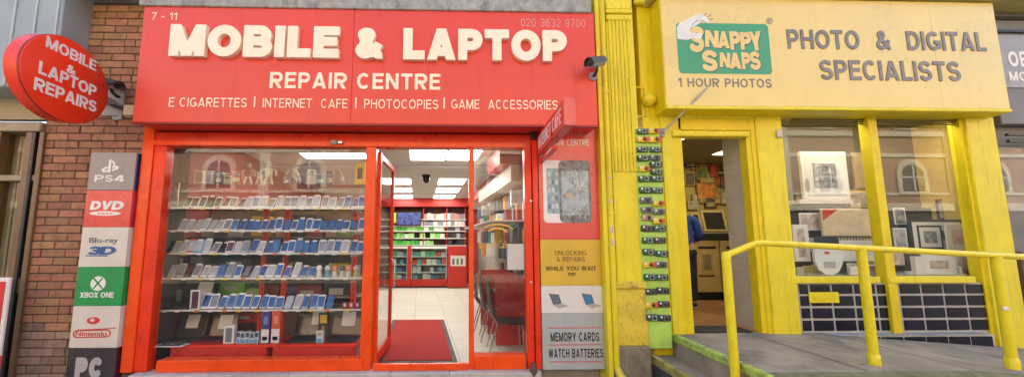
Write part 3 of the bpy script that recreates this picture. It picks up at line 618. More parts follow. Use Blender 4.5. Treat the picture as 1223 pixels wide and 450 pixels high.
for i in range(10):
    for j in range(14):
        x0 = -3.55 + i * ti; y0 = .15 + j * ti
        if x0 + ti > XR + .05 or x0 < -2.6: continue
        g = .004
        me_ = None
        if tm is None:
            mb = MB().add([(g + SK * g, g, 0), (ti - g + SK * g, g, 0), (ti - g + SK * (ti - g), ti - g, 0), (g + SK * (ti - g), ti - g, 0), (g + SK * g, g, .008), (ti - g + SK * g, g, .008), (ti - g + SK * (ti - g), ti - g, .008), (g + SK * (ti - g), ti - g, .008)], [(0, 3, 2, 1), (4, 5, 6, 7), (0, 1, 5, 4), (1, 2, 6, 5), (2, 3, 7, 6), (3, 0, 4, 7)])
            tm = mb.mesh('floor_tile', M_tile)
        o = bpy.data.objects.new('floor_tile', tm); COL.objects.link(o); o.parent = flo; o.location = (sx(x0, y0), y0, .0305)
mt = thing('door_mat', 'dark red door mat with black rubber border inside the open shop door', 'mat', (sx(-.55, 1.5), 1.5, .021))
mx0, mx1 = PZ(455, 428, .03).x + .045, PZ(546, 428, .03).x + .045
part('border', slab_(mx0, mx1, .32, 2.75, .0392, .047), M_dark, mt)
part('pile', slab_(mx0 + .06, mx1 - .06, .38, 2.69, .0472, .055), mat('red_mat_pile', (.36, .022, .018), .95, .3, 30, .6, 200), mt)
# lamps
M_lamp = mat('lamp_diffuser', (1, .97, .9), .5, .0, emit=4.6)
LN = [0]
def ceil_lamp(pxa, pxb, pya, pyb, label):
    """a light panel in the ceiling whose near edge is at pya and far edge at pyb in the photograph"""
    n0, n1 = PZ(pxa, pya, ZC), PZ(pxb, pya, ZC); y0 = n0.y; y1 = PZ((pxa + pxb) / 2, pyb, ZC).y; x0, x1 = n0.x, n1.x
    t = thing('ceiling_light', label, 'ceiling light', ((x0 + x1) / 2, (y0 + y1) / 2, ZC - .03), 'square light panels in the shop ceiling')
    s = SK * (y1 - y0)
    def sk(a, b_, c, d, z0, z1): return MB().add([(a, c, z0), (b_, c, z0), (b_ + s, d, z0), (a + s, d, z0), (a, c, z1), (b_, c, z1), (b_ + s, d, z1), (a + s, d, z1)], [(0, 3, 2, 1), (4, 5, 6, 7), (0, 1, 5, 4), (1, 2, 6, 5), (2, 3, 7, 6), (3, 0, 4, 7)])
    part('frame', sk(x0 - .03, x1 + .03, y0 - .03, y1 + .03, ZC - .012, ZC - .001), M_white, t)
    part('diffuser', sk(x0, x1, y0, y1, ZC - .02, ZC - .0125), M_lamp, t)
ceil_lamp(490, 534, 177, 190, 'large square ceiling light just inside the open shop door')
ceil_lamp(538, 577, 177, 190, 'large square ceiling light beside the door, nearer the desks')
ceil_lamp(352, 432, 177, 188, 'long ceiling light over the phone display window')
ceil_lamp(468, 490, 213, 219, 'ceiling light in the row by the open door leaf, nearest the door')
ceil_lamp(468, 491, 224, 228.5, 'ceiling light in the row by the open door leaf, middle one')
ceil_lamp(468, 492, 232.5, 236, 'ceiling light in the row by the open door leaf, over the counter')
ceil_lamp(525, 557, 213, 219.5, 'ceiling light in the row on the desks side, nearest the door')
ceil_lamp(522, 550, 224, 229, 'ceiling light in the row on the desks side, middle one')
ceil_lamp(519, 544, 232.5, 236, 'ceiling light in the row on the desks side, over the counter')
for px in (247, 324):
    q = P(px, 172.5, .24); t = thing('downlight', ('round downlight over the corner of the phone display nearer the brick pier' if px < 300 else 'round downlight over the middle of the phone display'), 'downlight', q)
    part('bezel', MB().lathe([(.10, .0), (.10, .02)], q, 'Z', 24), M_white, t, True); part('bulb', MB().lathe([(.075, -.004), (.075, -.0005)], q, 'Z', 24), mat('downlight_glow', (1, .95, .85), .5, 0, emit=60), t, True)
struct('soffit', MB().box(XL, X(434, .12), .17, .55, wz1 + .075, wz1 + .1), M_walls)
rail_y = PZ(520, 197, ZC).y
struct('ceiling_beam', slab_(XL, XR, rail_y, rail_y + .12, ZC - .05, ZC - .002), M_ceil)
dm = PZ(509, 209, ZC); t = thing('dome_camera', 'small black dome camera hanging from the shop ceiling', 'camera', dm)
part('mount', MB().lathe([(.1, -.05), (.1, -.001)], dm, 'Z', 20), M_black, t, True); part('dome', MB().lathe([(.01, -.2), (.06, -.17), (.085, -.11), (.09, -.051)], dm, 'Z', 20), mat('black_gloss', (.01, .01, .01), .1), t, True)
# red bulkheads at the back and along the desks' side
struct('bulkhead_back', slab_(XL, XR, YB - .55, YB - .002, Z(246.5, YB - .55), ZC - .001), M_wallr)
struct('bulkhead_side', slab_(XR - .5, XR - .002, 2.6, YB - .551, Z(246.5, YB - .55) + .02, ZC - .001), M_wallr)

# back wall shelving and goods
def ibx(a, b_, c, d, Y, dep, bev=.004): return MB().pbox(a, b_, c, d, Y, dep, bev)
SHY = YB - .42
wr = thing('wall_shelving', 'red backed wall shelving with rows of boxed goods behind the counters', 'shelving', (X(510, SHY), SHY, .02))
part('back_panel', ibx(438, 557, 246, 300, YB - .03, .02), mat('dark_back_panel', (.12, .05, .035), .6), wr)
for py in (261.5, 269.5, 275.5, 284, 292.5): part('shelf', ibx(436, 557, py, py + 1.1, SHY, .36), mat('pale_shelf', (.6, .58, .52), .5), wr)
for px in (467.5, 505, 533, 555): part('upright', ibx(px, px + 1.2, 247, 300, SHY + .02, .36), M_wallr, wr)
GC = [(.08, .42, .05), (.14, .5, .09), (.3, .58, .2), (.62, .64, .55), (.05, .34, .06)]
WCc = [(.68, .66, .62), (.5, .5, .5), (.6, .55, .45), (.2, .2, .22), (.55, .2, .15)]
DC = [(.02, .02, .025), (.05, .05, .06), (.4, .4, .4), (.015, .015, .02)]
def cm(c, rough=.45): return mat('carton_%02d%02d%02d' % tuple(int(v * 99) for v in c), c, rough, .08)
CNAME = lambda c: 'dark' if max(c) < .13 else 'grey' if max(c) - min(c) < .08 and max(c) < .56 else 'white' if max(c) - min(c) < .13 else 'green' if c[1] == max(c) else 'blue' if c[2] == max(c) else 'yellow' if c[1] > .45 and c[2] < .2 else 'red' if c[1] < .25 else 'beige'
def goods(a, b_, base, hmax, cols, step, Y, label, grp, cat='box', nm='boxed_goods', dep=.12):
    x = a; i = 0
    while x < b_ - 1:
        w_ = step * random.uniform(.8, 1.25); h_ = hmax * random.uniform(.72, 1)
        if random.random() > .06:
            c = random.choice(cols); single(nm, ibx(x + .2, min(x + w_, b_) - .2, base - h_, base, Y, dep * random.uniform(.8, 1.1), .003), cm(c), f'{CNAME(c)} {label}, {ORD[i]} from the door leaf', cat, grp); i += 1
        x += w_
goods(505, 556, 261.4, 7.5, WCc, 4.2, SHY + .05, 'accessory box on the top wall shelf', 'pale boxes on the top wall shelf')
goods(503, 556, 269.4, 6.5, WCc, 5, SHY + .05, 'accessory box on the second wall shelf', 'pale boxes on the second wall shelf')
for i, (bb, nm_) in enumerate(((275.4, 'third'), (283.9, 'fourth'), (292.4, 'fifth'))):
    goods(468, 531 if i < 2 else 518, bb, 5.6 if i == 0 else 6.4, GC, 5.5, SHY + .05, f'accessory box on the {nm_} wall shelf', f'green boxes on the {nm_} wall shelf')
    goods(535, 555, bb, 7 if i else 5.6, DC, 5, SHY + .05, f'gadget box on the {nm_} wall shelf', f'dark boxes on the {nm_} wall shelf')
sc_ = thing('television', 'black television showing a blue picture on the back wall shelving', 'television', P(488, 269, SHY - .06))
part('casing', ibx(473.5, 503, 253, 269, SHY - .06, .05), M_black, sc_)
m_scr = mat('screen_picture', (.03, .04, .12), .3, .95, 9, emit=.3); part('screen', ibx(474.5, 502, 254, 268, SHY - .066, .0055, .001), m_scr, sc_)
single('price_tag', ibx(469, 473, 254, 266, SHY - .05, .03), cm((.7, .5, .05)), 'yellow tag standing by the television', 'tag')
# glass counters
CY_ = 7.6
def counter(a, b_, label):
    t = thing('glass_counter', label, 'display counter', (X((a + b_) / 2, CY_), CY_, .02))
    part('plinth', ibx(a, b_, 333.5, 341.5, CY_ + .02, .5), M_wallr, t)
    part('frame_top', ibx(a, b_, 294.5, 296.8, CY_, .55), mat('white_trim', (.8, .78, .72), .4), t)  # even white trim along the counter top
    for p, q in ((a, a + 1.2), (b_ - 1.2, b_)): part('corner_post', ibx(p, q, 296.9, 333.4, CY_ + .002, .04), M_silver, t)
    part('back_panel', ibx(a + .3, b_ - .3, 297, 333.3, CY_ + .5, .02), mat('mirror_panel', (.35, .3, .28), .2, metal=.4), t)
    for py in (306, 315.5, 325): part('shelf', ibx(a + 1.3, b_ - 1.3, py, py + .7, CY_ + .04, .44), M_white, t)
    part('front_pane', ibx(a + 1.3, b_ - 1.3, 297, 333, CY_ + .012, .006, .001), M_glass2, t)
counter(440, 486.5, 'glass display counter partly behind the open door leaf'); counter(491, 533.5, 'glass display counter in the middle beside the red counter')
MC = [(.6, .05, .03), (.66, .64, .6), (.1, .3, .4), (.05, .05, .06), (.5, .5, .52), (.1, .35, .2), (.08, .15, .4)]
for a, b_, w_ in ((469, 485, 'half-hidden'), (492.5, 532, 'middle')):
    for bb, hm, sn in ((305.9, 6.5, 'upper'), (315.4, 7.5, 'second'), (324.9, 7.5, 'third'), (333.2, 6.5, 'bottom')):
        goods(a, b_, bb, hm, MC, 5.2, CY_ + .12, f'box on the {sn} shelf inside the {w_} glass counter', f'boxes on the {sn} shelf of the {w_} counter')
rc = thing('red_counter', 'plain red counter with a small framed poster in front of the shelving', 'counter', (X(545, CY_ - .1), CY_ - .1, .02))
part('body', ibx(534.5, 557.5, 294, 343, CY_ - .1, .6), M_wallr, rc); part('poster', ibx(538, 556, 305, 317.5, CY_ - .106, .0055, .001), mat('poster_paper', (.62, .55, .5), .5), rc)
for px, c in ((541.5, (.05, .1, .2)), (546.5, (.05, .2, .12)), (551.5, (.15, .1, .1))): part('poster_figure', ibx(px - 1.3, px + 1.3, 308.5, 315.5, CY_ - .109, .0025, .0006), cm(c), rc)
struct('divider_wall', ibx(486.7, 490.8, 293, 341.5, CY_ + .01, .5), M_wallr)

# desks side: slat wall with hanging packs, bench and chairs
XW = 1.28
def onwall(y, d=0): return sx(XW, y) - d
PK = [(.62, .62, .6), (.1, .1, .11), (.5, .1, .08), (.65, .6, .5), (.05, .25, .16), (.3, .3, .33), (.1, .2, .35), (.7, .3, .05)]
sw = thing('slat_wall', 'pale slatted wall panel hung with accessory packs above the desks', 'wall panel', (onwall(2), 2, 1.2))
for k in range(9): part('slat', MB().add([(onwall(.5), .5, 1.25 + k * .14), (onwall(.5) - .015, .5, 1.25 + k * .14), (onwall(6) - .015, 6, 1.25 + k * .14), (onwall(6), 6, 1.25 + k * .14), (onwall(.5), .5, 1.37 + k * .14), (onwall(.5) - .015, .5, 1.37 + k * .14), (onwall(6) - .015, 6, 1.37 + k * .14), (onwall(6), 6, 1.37 + k * .14)], [(0, 3, 2, 1), (4, 5, 6, 7), (0, 1, 5, 4), (1, 2, 6, 5), (2, 3, 7, 6), (3, 0, 4, 7)]), mat('slat_board', (.3, .26, .21), .5, rnd=.06), sw)
for rr_, (z0, nm_) in enumerate(((2.14, 'top'), (1.82, 'second'), (1.5, 'third'), (1.2, 'lowest'))):
    y = .45; i = 0
    while y < 5.0:
        w_ = random.uniform(.11, .2); h_ = random.uniform(.22, .3); pr = random.uniform(.06, .3); c = random.choice(PK); x = onwall(y)
        single('hanging_pack', MB().bbox(x - pr, x - .03, y, y + w_, z0, z0 + h_, .008), cm(c), f'{CNAME(c)} accessory pack, {ORD[i]} from the window in the {nm_} hanging row on the slatted wall', 'pack', f'packs in the {nm_} row of the slatted wall')
        y += w_ + random.uniform(.02, .07); i += 1
bkh = single('sign_panel', slab_(XW - .35, XW - .02, 1.2, 4.2, 2.46, 2.72), mat('white_panel_paint', (.5, .47, .41), .5), 'long white panel running above the hanging packs', 'panel')
yb_ = single('yellow_bag', MB().bbox(onwall(1.9) - .46, onwall(1.9) - .32, 1.8, 2.0, 1.5, 1.92, .03), cm((.75, .58, .02)), 'bright yellow pack hanging in front of the slatted wall', 'pack')
rb_ = single('red_cabinet', slab_(XW - .5, XW - .06, 1.3, 2.2, 2.76, 3.05), M_wallr, 'dark red box cabinet under the ceiling by the desks', 'cabinet')
shf = thing('glass_shelf', 'clear glass shelf with pale edge above the computer desks', 'shelf', (onwall(1.2), 1.2, 1.78))
for k in range(3):
    y0 = 1.05 + k * .62; xw = sx(1.26, y0)
    t = thing('computer_desk', ['red panelled computer desk nearest the window pane', 'red panelled computer desk, middle of three', 'red panelled computer desk farthest from the window'][k], 'desk', (xw - .3, y0, .02), 'computer desks along the wall')
    part('side_panel', MB().bbox(xw - .62, xw - .02, y0, y0 + .03, .022, 1.02, .004), mat('red_laminate', (.55, .025, .012), .3, .06, coat=.3), t)
    part('modesty_panel', MB().bbox(xw - .32, xw - .28, y0 + .031, y0 + .58, .1, .7, .004), mat('red_laminate', (.55, .025, .012)), t)
    part('desk_top', MB().bbox(xw - .6, xw - .02, y0 + .031, y0 + .60, .74, .77, .004), mat('grey_laminate', (.35, .35, .35), .3), t)
    mo = thing('monitor', ['dark monitor on the desk nearest the window pane', 'dark monitor on the middle desk', 'dark monitor on the farthest desk'][k], 'monitor', (xw - .2, y0 + .4, .771), 'monitors on the desks')
    part('screen', MB().bbox(xw - .22, xw - .18, y0 + .1, y0 + .52, .84, 1.14, .006), M_black, mo); part('stand', MB().bbox(xw - .2, xw - .14, y0 + .28, y0 + .34, .7712, .9, .004), M_black, mo); 
    ch = thing('chair', ['black moulded chair at the desk nearest the window pane', 'black moulded chair at the middle desk', 'black moulded chair at the farthest desk'][k], 'chair', (xw - .72, y0 + .4, .021), 'black chairs at the desks')
    cx_, cy2 = xw - .66, y0 - .26; M_ch = mat('black_chair_shell', (.012, .012, .014), .5, .1)
    sg = MB(); n = 7; prof = [(.42, .45), (.2, .44), (.02, .455), (-.05, .55), (-.08, .72), (-.10, .9), (-.11, 1.02)]
    vs = []
    for th in (0, .018):
        for (dx, z) in prof:
            for s_ in (-1, -.5, 0, .5, 1):
                wv = .215 - (.03 if z > .85 else 0); vs.append((cx_ + dx + .0 - (abs(s_) ** 2) * -.03 - th * (1 if z > .5 else 0), cy2 + s_ * wv, z - th * (0 if z > .5 else 1)))
    N_ = len(prof) * 5; fcs = []
    for i in range(len(prof) - 1):
        for j in range(4):
            q = i * 5 + j; fcs += [(q, q + 1, q + 6, q + 5), (N_ + q + 1, N_ + q, N_ + q + 5, N_ + q + 6)]
    for i in range(len(prof) - 1):
        for j in (0, 4): q = i * 5 + j; fcs.append((q, q + 5, N_ + q + 5, N_ + q))
    for i in (0, len(prof) - 1):
        for j in range(4): q = i * 5 + j; fcs.append((q, q + 1, N_ + q + 1, N_ + q))
    part('shell', sg.add(vs, fcs), M_ch, ch, True)
    for s_ in (-1, 1):
        part('leg', MB().tube([(cx_ + .38, cy2 + s_ * .19, .03), (cx_ + .36, cy2 + s_ * .19, .42)], .011, 8), M_silver, ch, True)
        part('leg', MB().tube([(cx_ - .10, cy2 + s_ * .2, .03), (cx_ + .02, cy2 + s_ * .18, .43), (cx_ - .1, cy2 + s_ * .18, .62)], .011, 8), M_silver, ch, True)
part('board', slab_(XW - .41, XW - .04, .9, 3.0, 1.783, 1.797), M_glass2, shf)
part('edge', slab_(XW - .4, XW - .851, .35, 3.0, 1.78, 1.80), M_white, shf)

# ================================================================== window display: glass shelves of phones
DY = .20                                                  # front edges of the shelves
ds_ = thing('display_stand', 'red slotted uprights and brackets carrying the glass shelves of the phone window', 'display stand', (X(310, .5), .5, .1))
for px in (199, 316.5, 342, 424):
    up = part('upright', MB().bbox(X(px - 3, .62), X(px + 3, .62), .60, .64, .1, Z(236, .62, px), .004), M_red, ds_)
    sl = MB()
    for k in range(24): sl.box(X(px, .6) - .007, X(px, .6) + .007, .5985, .5998, .12 + k * .075, .16 + k * .075)
    part('slot', sl, M_dark, up, kind='stuff')
for k, px in enumerate((199, 425)):
    for py in (247, 275, 302, 331, 369): part('bracket', MB().bbox(X(px, .4) - .012, X(px, .4) + .012, DY + .03, .60, Z(py, DY, px) - .05, Z(py, DY, px) - .013, .004), M_grey, ds_)
SN = ['top', 'second', 'third', 'fourth', 'fifth']
SH = [248, 275, 302, 331.5, 369.5]; SHELF = []
M_edge = mat('shelf_edge_strip', (.62, .64, .58), .3, .1)
for i, py in enumerate(SH):
    z = Z(py, DY, 315); t = thing('glass_shelf', f'{SN[i]} clear glass shelf of phones in the display window', 'shelf', (X(315, DY), DY, z - .012), 'glass shelves in the phone window'); SHELF.append(t)
    part('board', MB().box(X(192, DY), X(433.5, DY), DY + .004, .56, z - .010, z), M_glass2, t); part('edge', MB().box(X(192, DY), X(433.5, DY), DY - .006, DY + .0035, z - .016, z + .006), M_edge, t)
random.seed(41)
for i, py in enumerate(SH):
    sh_ = SHELF[i]
    for k in range(13):
        px = 204 + k * 17.5 + random.uniform(-4, 4); zc = Z(py, DY, 315)
        part('price_ticket', MB().bbox(X(px - 2.6, DY), X(px + 2.6, DY), DY - .011, DY - .0065, zc - .024, zc + .004, .0008), cm(random.choice([(.7, .69, .64), (.7, .69, .64), (.7, .55, .05), (.6, .12, .06)])), sh_)
zlow = Z(412, DY, 315)
low = single('window_platform', MB().bbox(X(190, .2, 420), X(432, .2, 420), .12, .6, .076, .1, .004), mat('pale_laminate', (.55, .52, .46), .5), 'pale laminate platform under the red plinths', 'platform')
for k, (a, b_) in enumerate(((203, 318), (325, 424))):
    t = thing('plinth', ['long red display plinth under the laptops by the corner post', 'shorter red display plinth under the two black laptops'][k], 'plinth', (X((a + b_) / 2, .16), .16, .101))
    part('box', MB().bbox(X(a, .16, 420), X(b_, .16, 420), .16, .52, .101, Z(413.5, .16, 300), .006), mat('red_laminate', (.55, .025, .012)), t)
    part('top', MB().bbox(X(a - 4, .13, 414), X(b_ + 3, .13, 414), .13, .56, Z(413.5, .16, 300) + .0005, Z(411, .15, 300), .004), M_red, t)
ZLP = Z(411, .15, 300) + .001
# phone prototypes: a body with screen and home button, leaning on a wedge
PB = dict(white=mat('white_phone_case', (.74, .74, .72), .3), black=mat('black_phone_case', (.02, .02, .022), .25), silver=mat('silver_phone_case', (.45, .46, .48), .3, metal=.4),
          blue=mat('blue_phone_case', (.04, .09, .22), .3), red=mat('coral_phone_case', (.62, .10, .09), .35), lime=mat('lime_phone_case', (.5, .6, .1), .35), cyan=mat('cyan_phone_case', (.05, .38, .52), .35), pink=mat('pale_pink_phone_case', (.6, .45, .42), .35), gold=mat('beige_phone_case', (.5, .4, .28), .35))
SC = dict(blue=mat('blue_phone_screen', (.03, .10, .30), .15, .35, 30, coat=.5), dark=mat('dark_phone_screen', (.03, .02, .025), .12, .2, coat=.5), grey=mat('grey_phone_screen', (.22, .24, .26), .15, .2, 30, coat=.5), pale=mat('pale_phone_screen', (.42, .46, .48), .2, .2, 30, coat=.4), wine=mat('wine_phone_screen', (.10, .02, .03), .12, .2, coat=.5))
PROTO = {}
LEAN = R(24)
def phone_proto(bc, scn, w_, h_):
    k = (bc, scn, round(w_, 2), round(h_, 2))
    if k in PROTO: return PROTO[k]
    rot = Matrix.Rotation(-LEAN, 4, 'X')
    def rrect(x0, x1, z0, z1, r, n=4):
        return [(x + r * math.cos(R(a0 + 90 * i / n)), z + r * math.sin(R(a0 + 90 * i / n))) for (x, z, a0) in ((x1 - r, z1 - r, 0), (x0 + r, z1 - r, 90), (x0 + r, z0 + r, 180), (x1 - r, z0 + r, 270)) for i in range(n + 1)]
    body = MB().prism(rrect(-w_ / 2, w_ / 2, 0, h_, w_ * .16), -.005, .005).xf(rot).mesh('smartphone', PB[bc])
    scr = MB().prism(rrect(-w_ * .42, w_ * .42, h_ * .13, h_ * .87, w_ * .03), -.0068, -.0052).xf(rot).mesh('screen', SC[scn])
    card = MB().bbox(-w_ * .3, w_ * .3, -.0078, -.0070, h_ * .86, h_ * 1.0, .0003).xf(rot).mesh('price_card', M_white)
    std = MB().prism([(0, 0), (.05, 0), (h_ * .28, h_ * .62)], -w_ * .2, w_ * .2).xf(Matrix.Rotation(R(90), 4, 'Z')).xf(Matrix.Translation((0, .01, .001))).mesh('stand', M_grey)
    PROTO[k] = (body, scr, card, std); return PROTO[k]
CN = dict(white='white', black='black', silver='silver', blue='blue', red='coral red', lime='lime green', cyan='cyan', pink='pale pink', gold='beige')
SNM = dict(blue='blue', dark='dark', grey='grey', pale='pale', wine='wine red')
def phone(px, base_py, bc, scn, row, idx, wpx, hpx, lab=None):
    Y = DY + .05; z = Z(SH[row], DY, px) + .0012; w_ = wpx * (Y + 4.2) / FPX; h_ = hpx * (Y + 4.2) / FPX / math.cos(LEAN)
    b, s, c, st = phone_proto(bc, scn, w_, h_); o = bpy.data.objects.new('smartphone', b); COL.objects.link(o); o.location = (X(px, Y), Y, z + .003); o.rotation_euler = (random.uniform(-.13, .09), random.uniform(-.03, .03), random.uniform(-.22, .16)); o.scale = (random.uniform(.9, 1.04), 1, random.uniform(.88, 1.08))
    for nm, me in (('screen', s), ('price_card', c), ('stand', st)):
        if nm == 'price_card' and random.random() < .35: continue
        ch = bpy.data.objects.new(nm, me); COL.objects.link(ch); ch.parent = o
    tag(o, lab or f'{CN[bc]} phone with {SNM[scn]} screen, {ORD[idx]} from the brick side on the {SN[row]} glass shelf', 'phone', 'phones lined up on the window shelves')
seq = 'wd ww wd bd wd ww wg ww wp wg wp wg wp wg wg wp wg wp wg wp wg sb wb wb'.split()
Kk = dict(w='white', b='black', s='silver', B='blue', r='red', l='lime', c='cyan', p='pink', g='gold'); Ks = dict(b='blue', d='dark', g='grey', p='pale', w='wine')
for i, s_ in enumerate(seq): phone(218 + i * 9.25 + random.uniform(-.4, .4), 0, Kk[s_[0]], Ks[s_[1]], 0, i, 8.6, 14.5)
for i, s_ in enumerate('pp gp gp wp pp wp wg sb sb Bb Bb sb sb wb Bb wb Bb wb wb Bb Bb Bb wb bb wb'.split()): phone(214 + i * 9.0 + random.uniform(-.5, .5), 0, Kk[s_[0]], Ks[s_[1]], 1, i, 8.2, 13.5 + random.uniform(-.8, 1))  # the pale first phones carry a glass reflection in their own colours
for i, s_ in enumerate('bd lp wp rp cp wp wg bd ww pp sg sb wp Bb Bb wb wb Bb Bb Bb wg wg wb wp sb wb'.split()): phone(200 + i * 9.2 + random.uniform(-.5, .5), 0, Kk[s_[0]], Ks[s_[1]], 2, i, 8.6, 14.5 + random.uniform(-.8, 1))
for i, s_ in enumerate('gp gg bw wg wp wp Bb sg wb bg sp wb wp wb sb wp sb sb'.split()): phone(207 + i * 9.75 + random.uniform(-.6, .6), 0, Kk[s_[0]], Ks[s_[1]], 3, i, 8.8, 15.5 + random.uniform(-1.5, 1.2))
for i, s_ in enumerate('wp wb wg wb sb wb wb wb sb wb sb sp wp sb sb wb Bb'.split()): phone(240 + i * 9.75 + random.uniform(-.4, .4), 0, Kk[s_[0]], Ks[s_[1]], 4, i, 8.8, 16 + random.uniform(-1, 1))

def carton(a, b_, c, d, Y, dep, col, label, cat='box', faces=(), nm='carton', lid=None):
    q = P((a + b_) / 2, d, Y); t = thing(nm, label, cat, q); part('body', pb(a, b_, c, d, Y, dep, bev=.003), cm(col), t)
    for (fa, fb, fc, fd, col2) in faces: part('print', pb(fa, fb, fc, fd, Y - .003, .0024, bev=.0004), cm(col2), t)
    return t
def shelfY(r): return DY + .06
# things on the fourth and fifth shelves
Yg = DY + .08
for px, c1, c2, nm_ in ((381, (.68, .68, .7), (.8, .8, .8), 'white'), (391, (.1, .35, .55), (.6, .7, .75), 'blue'), (399.5, (.66, .66, .64), (.75, .25, .15), 'orange topped'), (408.5, (.5, .5, .5), (.1, .1, .1), 'grey'), (416, (.68, .66, .6), (.75, .3, .2), 'coral topped'), (425, (.35, .5, .12), (.6, .6, .6), 'green')):
    z0 = SH[3]; t = thing('toy_gadget', f'small {nm_} desk gadget among the toys at the end of the fourth shelf', 'gadget', P(px, z0, Yg))
    part('base', MB().lathe([(.03, .001), (.035, .02), (.03, .06), (.022, .085)], P(px, z0 - .3, Yg), 'Z', 12), cm(c1), t, True)
    part('head', MB().lathe([(.02, .086), (.034, .1), (.034, .125), (.018, .15)], P(px, z0 - .3, Yg), 'Z', 12), cm(c2), t, True)
def laptop(a, b_, c, d, Y, label, lidcol, scr, note, tilt=18, base=None, zfix=None):
    """open laptop: a..b wide, lid c..d in the photograph"""
    x0, x1 = X(a, Y, (c + d) / 2), X(b_, Y, (c + d) / 2); z0 = zfix if zfix is not None else Z(d, Y, (a + b_) / 2); h_ = Z(c, Y, (a + b_) / 2) - z0
    t = thing('laptop', label, 'laptop', ((x0 + x1) / 2, Y, z0)); hy = Y + .14
    part('base', MB().bbox(x0, x1, Y - .10, hy, z0 + .001, z0 + .022, .006), lidcol, t); part('keyboard', MB().bbox(x0 + .02, x1 - .02, Y - .02, hy - .02, z0 + .0222, z0 + .024, .0005), M_black, t)
    rot = Matrix.Translation((0, hy, z0 + .023)) @ Matrix.Rotation(R(-tilt), 4, 'X')
    lid = part('lid', MB().bbox(x0, x1, -.004, .010, .0, h_, .006).xf(rot), lidcol, t)
    part('screen', MB().bbox(x0 + .012, x1 - .012, -.006, -.0045, .02, h_ - .015, .0004).xf(rot), scr, lid)
    if note:
        n0, n1, n2, n3 = note; part('paper_note', MB().bbox(x0 + (x1 - x0) * n0, x0 + (x1 - x0) * n1, -.009, -.0065, h_ * n2, h_ * n3, .0004).xf(rot), mat('paper', (.72, .70, .66)), lid)
M_ls = mat('laptop_screen', (.05, .048, .04), .12, .2, coat=.5); M_lb = mat('laptop_bronze', (.12, .085, .055), .35, metal=.3)
zs5 = Z(SH[4], DY, 225) + .001
laptop(203, 241, 337, 369, DY + .12, 'black laptop on the fifth shelf behind a white boxed phone', M_black, M_ls, (.5, .98, .35, .9), zfix=zs5)
laptop(198, 234, 374, 411, DY + .10, 'brown laptop with paper note standing nearest the corner post on the plinth', M_lb, M_ls, (.3, .72, .3, .8), zfix=ZLP)
laptop(240, 272, 378, 411, DY + .10, 'small dark red laptop with paper note beside a white phone box', mat('red_laptop', (.2, .015, .015), .3), M_ls, (.28, .8, .3, .9), zfix=ZLP)
laptop(345, 384, 374, 411, DY + .10, 'black laptop with paper note on the shorter plinth nearer the tall boxes', M_black, M_ls, (.5, .92, .42, .95), zfix=ZLP)
laptop(391, 428, 374, 411, DY + .10, 'black laptop with paper note on the plinth nearest the door', M_black, M_ls, (.3, .75, .36, .9), zfix=ZLP)
tb = thing('tablet', 'white tablet lying flat in front of the brown laptop', 'tablet', (X(207, DY - .02, 408), DY - .02, ZLP))
part('body', MB().bbox(X(186, DY - .08, 408), X(222, DY - .08, 408), DY - .14, DY - .01, ZLP + .0005, ZLP + .010, .003), M_white, tb); part('screen', MB().bbox(X(190, DY - .08, 408), X(218, DY - .08, 408), DY - .132, DY - .018, ZLP + .0102, ZLP + .0112, .0004), SC['grey'], tb)
def std(a, b_, c, col, label, Y=DY - .02, dep=.06, faces=(), zz=None, cat='box'):
    """carton standing on the plinth (or at height zz), its top at pixel c"""
    z0 = (ZLP if zz is None else zz) + .001; q = X((a + b_) / 2, Y, 390); t = thing('carton', label, cat, (q, Y, z0)); z1 = Z(c, Y, (a + b_) / 2)
    part('body', MB().bbox(X(a, Y, 390), X(b_, Y, 390), Y, Y + dep, z0, z1, .003), cm(col), t)
    for f0, f1, f2, f3, col2 in faces:
        x0, x1 = X(a, Y, 390), X(b_, Y, 390); part('print', MB().bbox(x0 + (x1 - x0) * f0, x0 + (x1 - x0) * f1, Y - .003, Y - .0006, z0 + (z1 - z0) * f2, z0 + (z1 - z0) * f3, .0003), cm(col2), t)
std(267.5, 280, 388, (.7, .69, .65), 'white phone box with a grey phone printed on its front', faces=((.2, .8, .1, .85, (.16, .18, .19)),))
for k in range(5): std(283 + k * 5.4, 287.6 + k * 5.4, 396 + (k % 2), (.62, .68, .72), f'small pale blue box, {ORD[k]} of five beside the white phone box', faces=((.1, .9, .55, .95, (.05, .07, .1)), (.15, .85, .05, .4, (.1, .35, .6))))
std(312, 322, 372, (.05, .04, .18), 'tall purple and white box under the slotted upright', faces=((.05, .95, .02, .45, (.7, .68, .66)), (.2, .8, .1, .22, (.05, .05, .05)), (.25, .75, .6, .85, (.15, .2, .55))))
std(324, 334.5, 371, (.62, .08, .04), 'tall red and white box beside the purple one', faces=((.05, .95, .02, .45, (.7, .68, .66)), (.2, .8, .1, .22, (.05, .05, .05)), (.25, .75, .6, .85, (.75, .25, .15))))
std(378, 386, 395, (.6, .65, .7), 'small white and blue box between the two black laptops', faces=((.1, .9, .05, .4, (.1, .3, .55)), (.2, .8, .6, .9, (.4, .3, .2))))
std(380, 392, 374, (.03, .03, .03), 'black boxed earphones standing behind the two black laptops', Y=DY + .24, faces=((.15, .85, .6, .95, (.7, .5, .05)), (.35, .65, .1, .5, (.4, .25, .05))))
zb5 = Z(SH[4], DY, 415) + .0
for k, (a, b_, c1) in enumerate(((407, 414.5, 'maroon'), (415, 422, 'crimson'), (422.5, 429, 'wine'))):
    std(a, b_, 361, [(.2, .01, .02), (.5, .02, .03), (.25, .02, .06)][k], f'{c1} box with a silver label at the end of the fifth shelf', zz=zb5, Y=DY + .05, faces=((.3, .7, .4, .9, (.6, .6, .6)),))
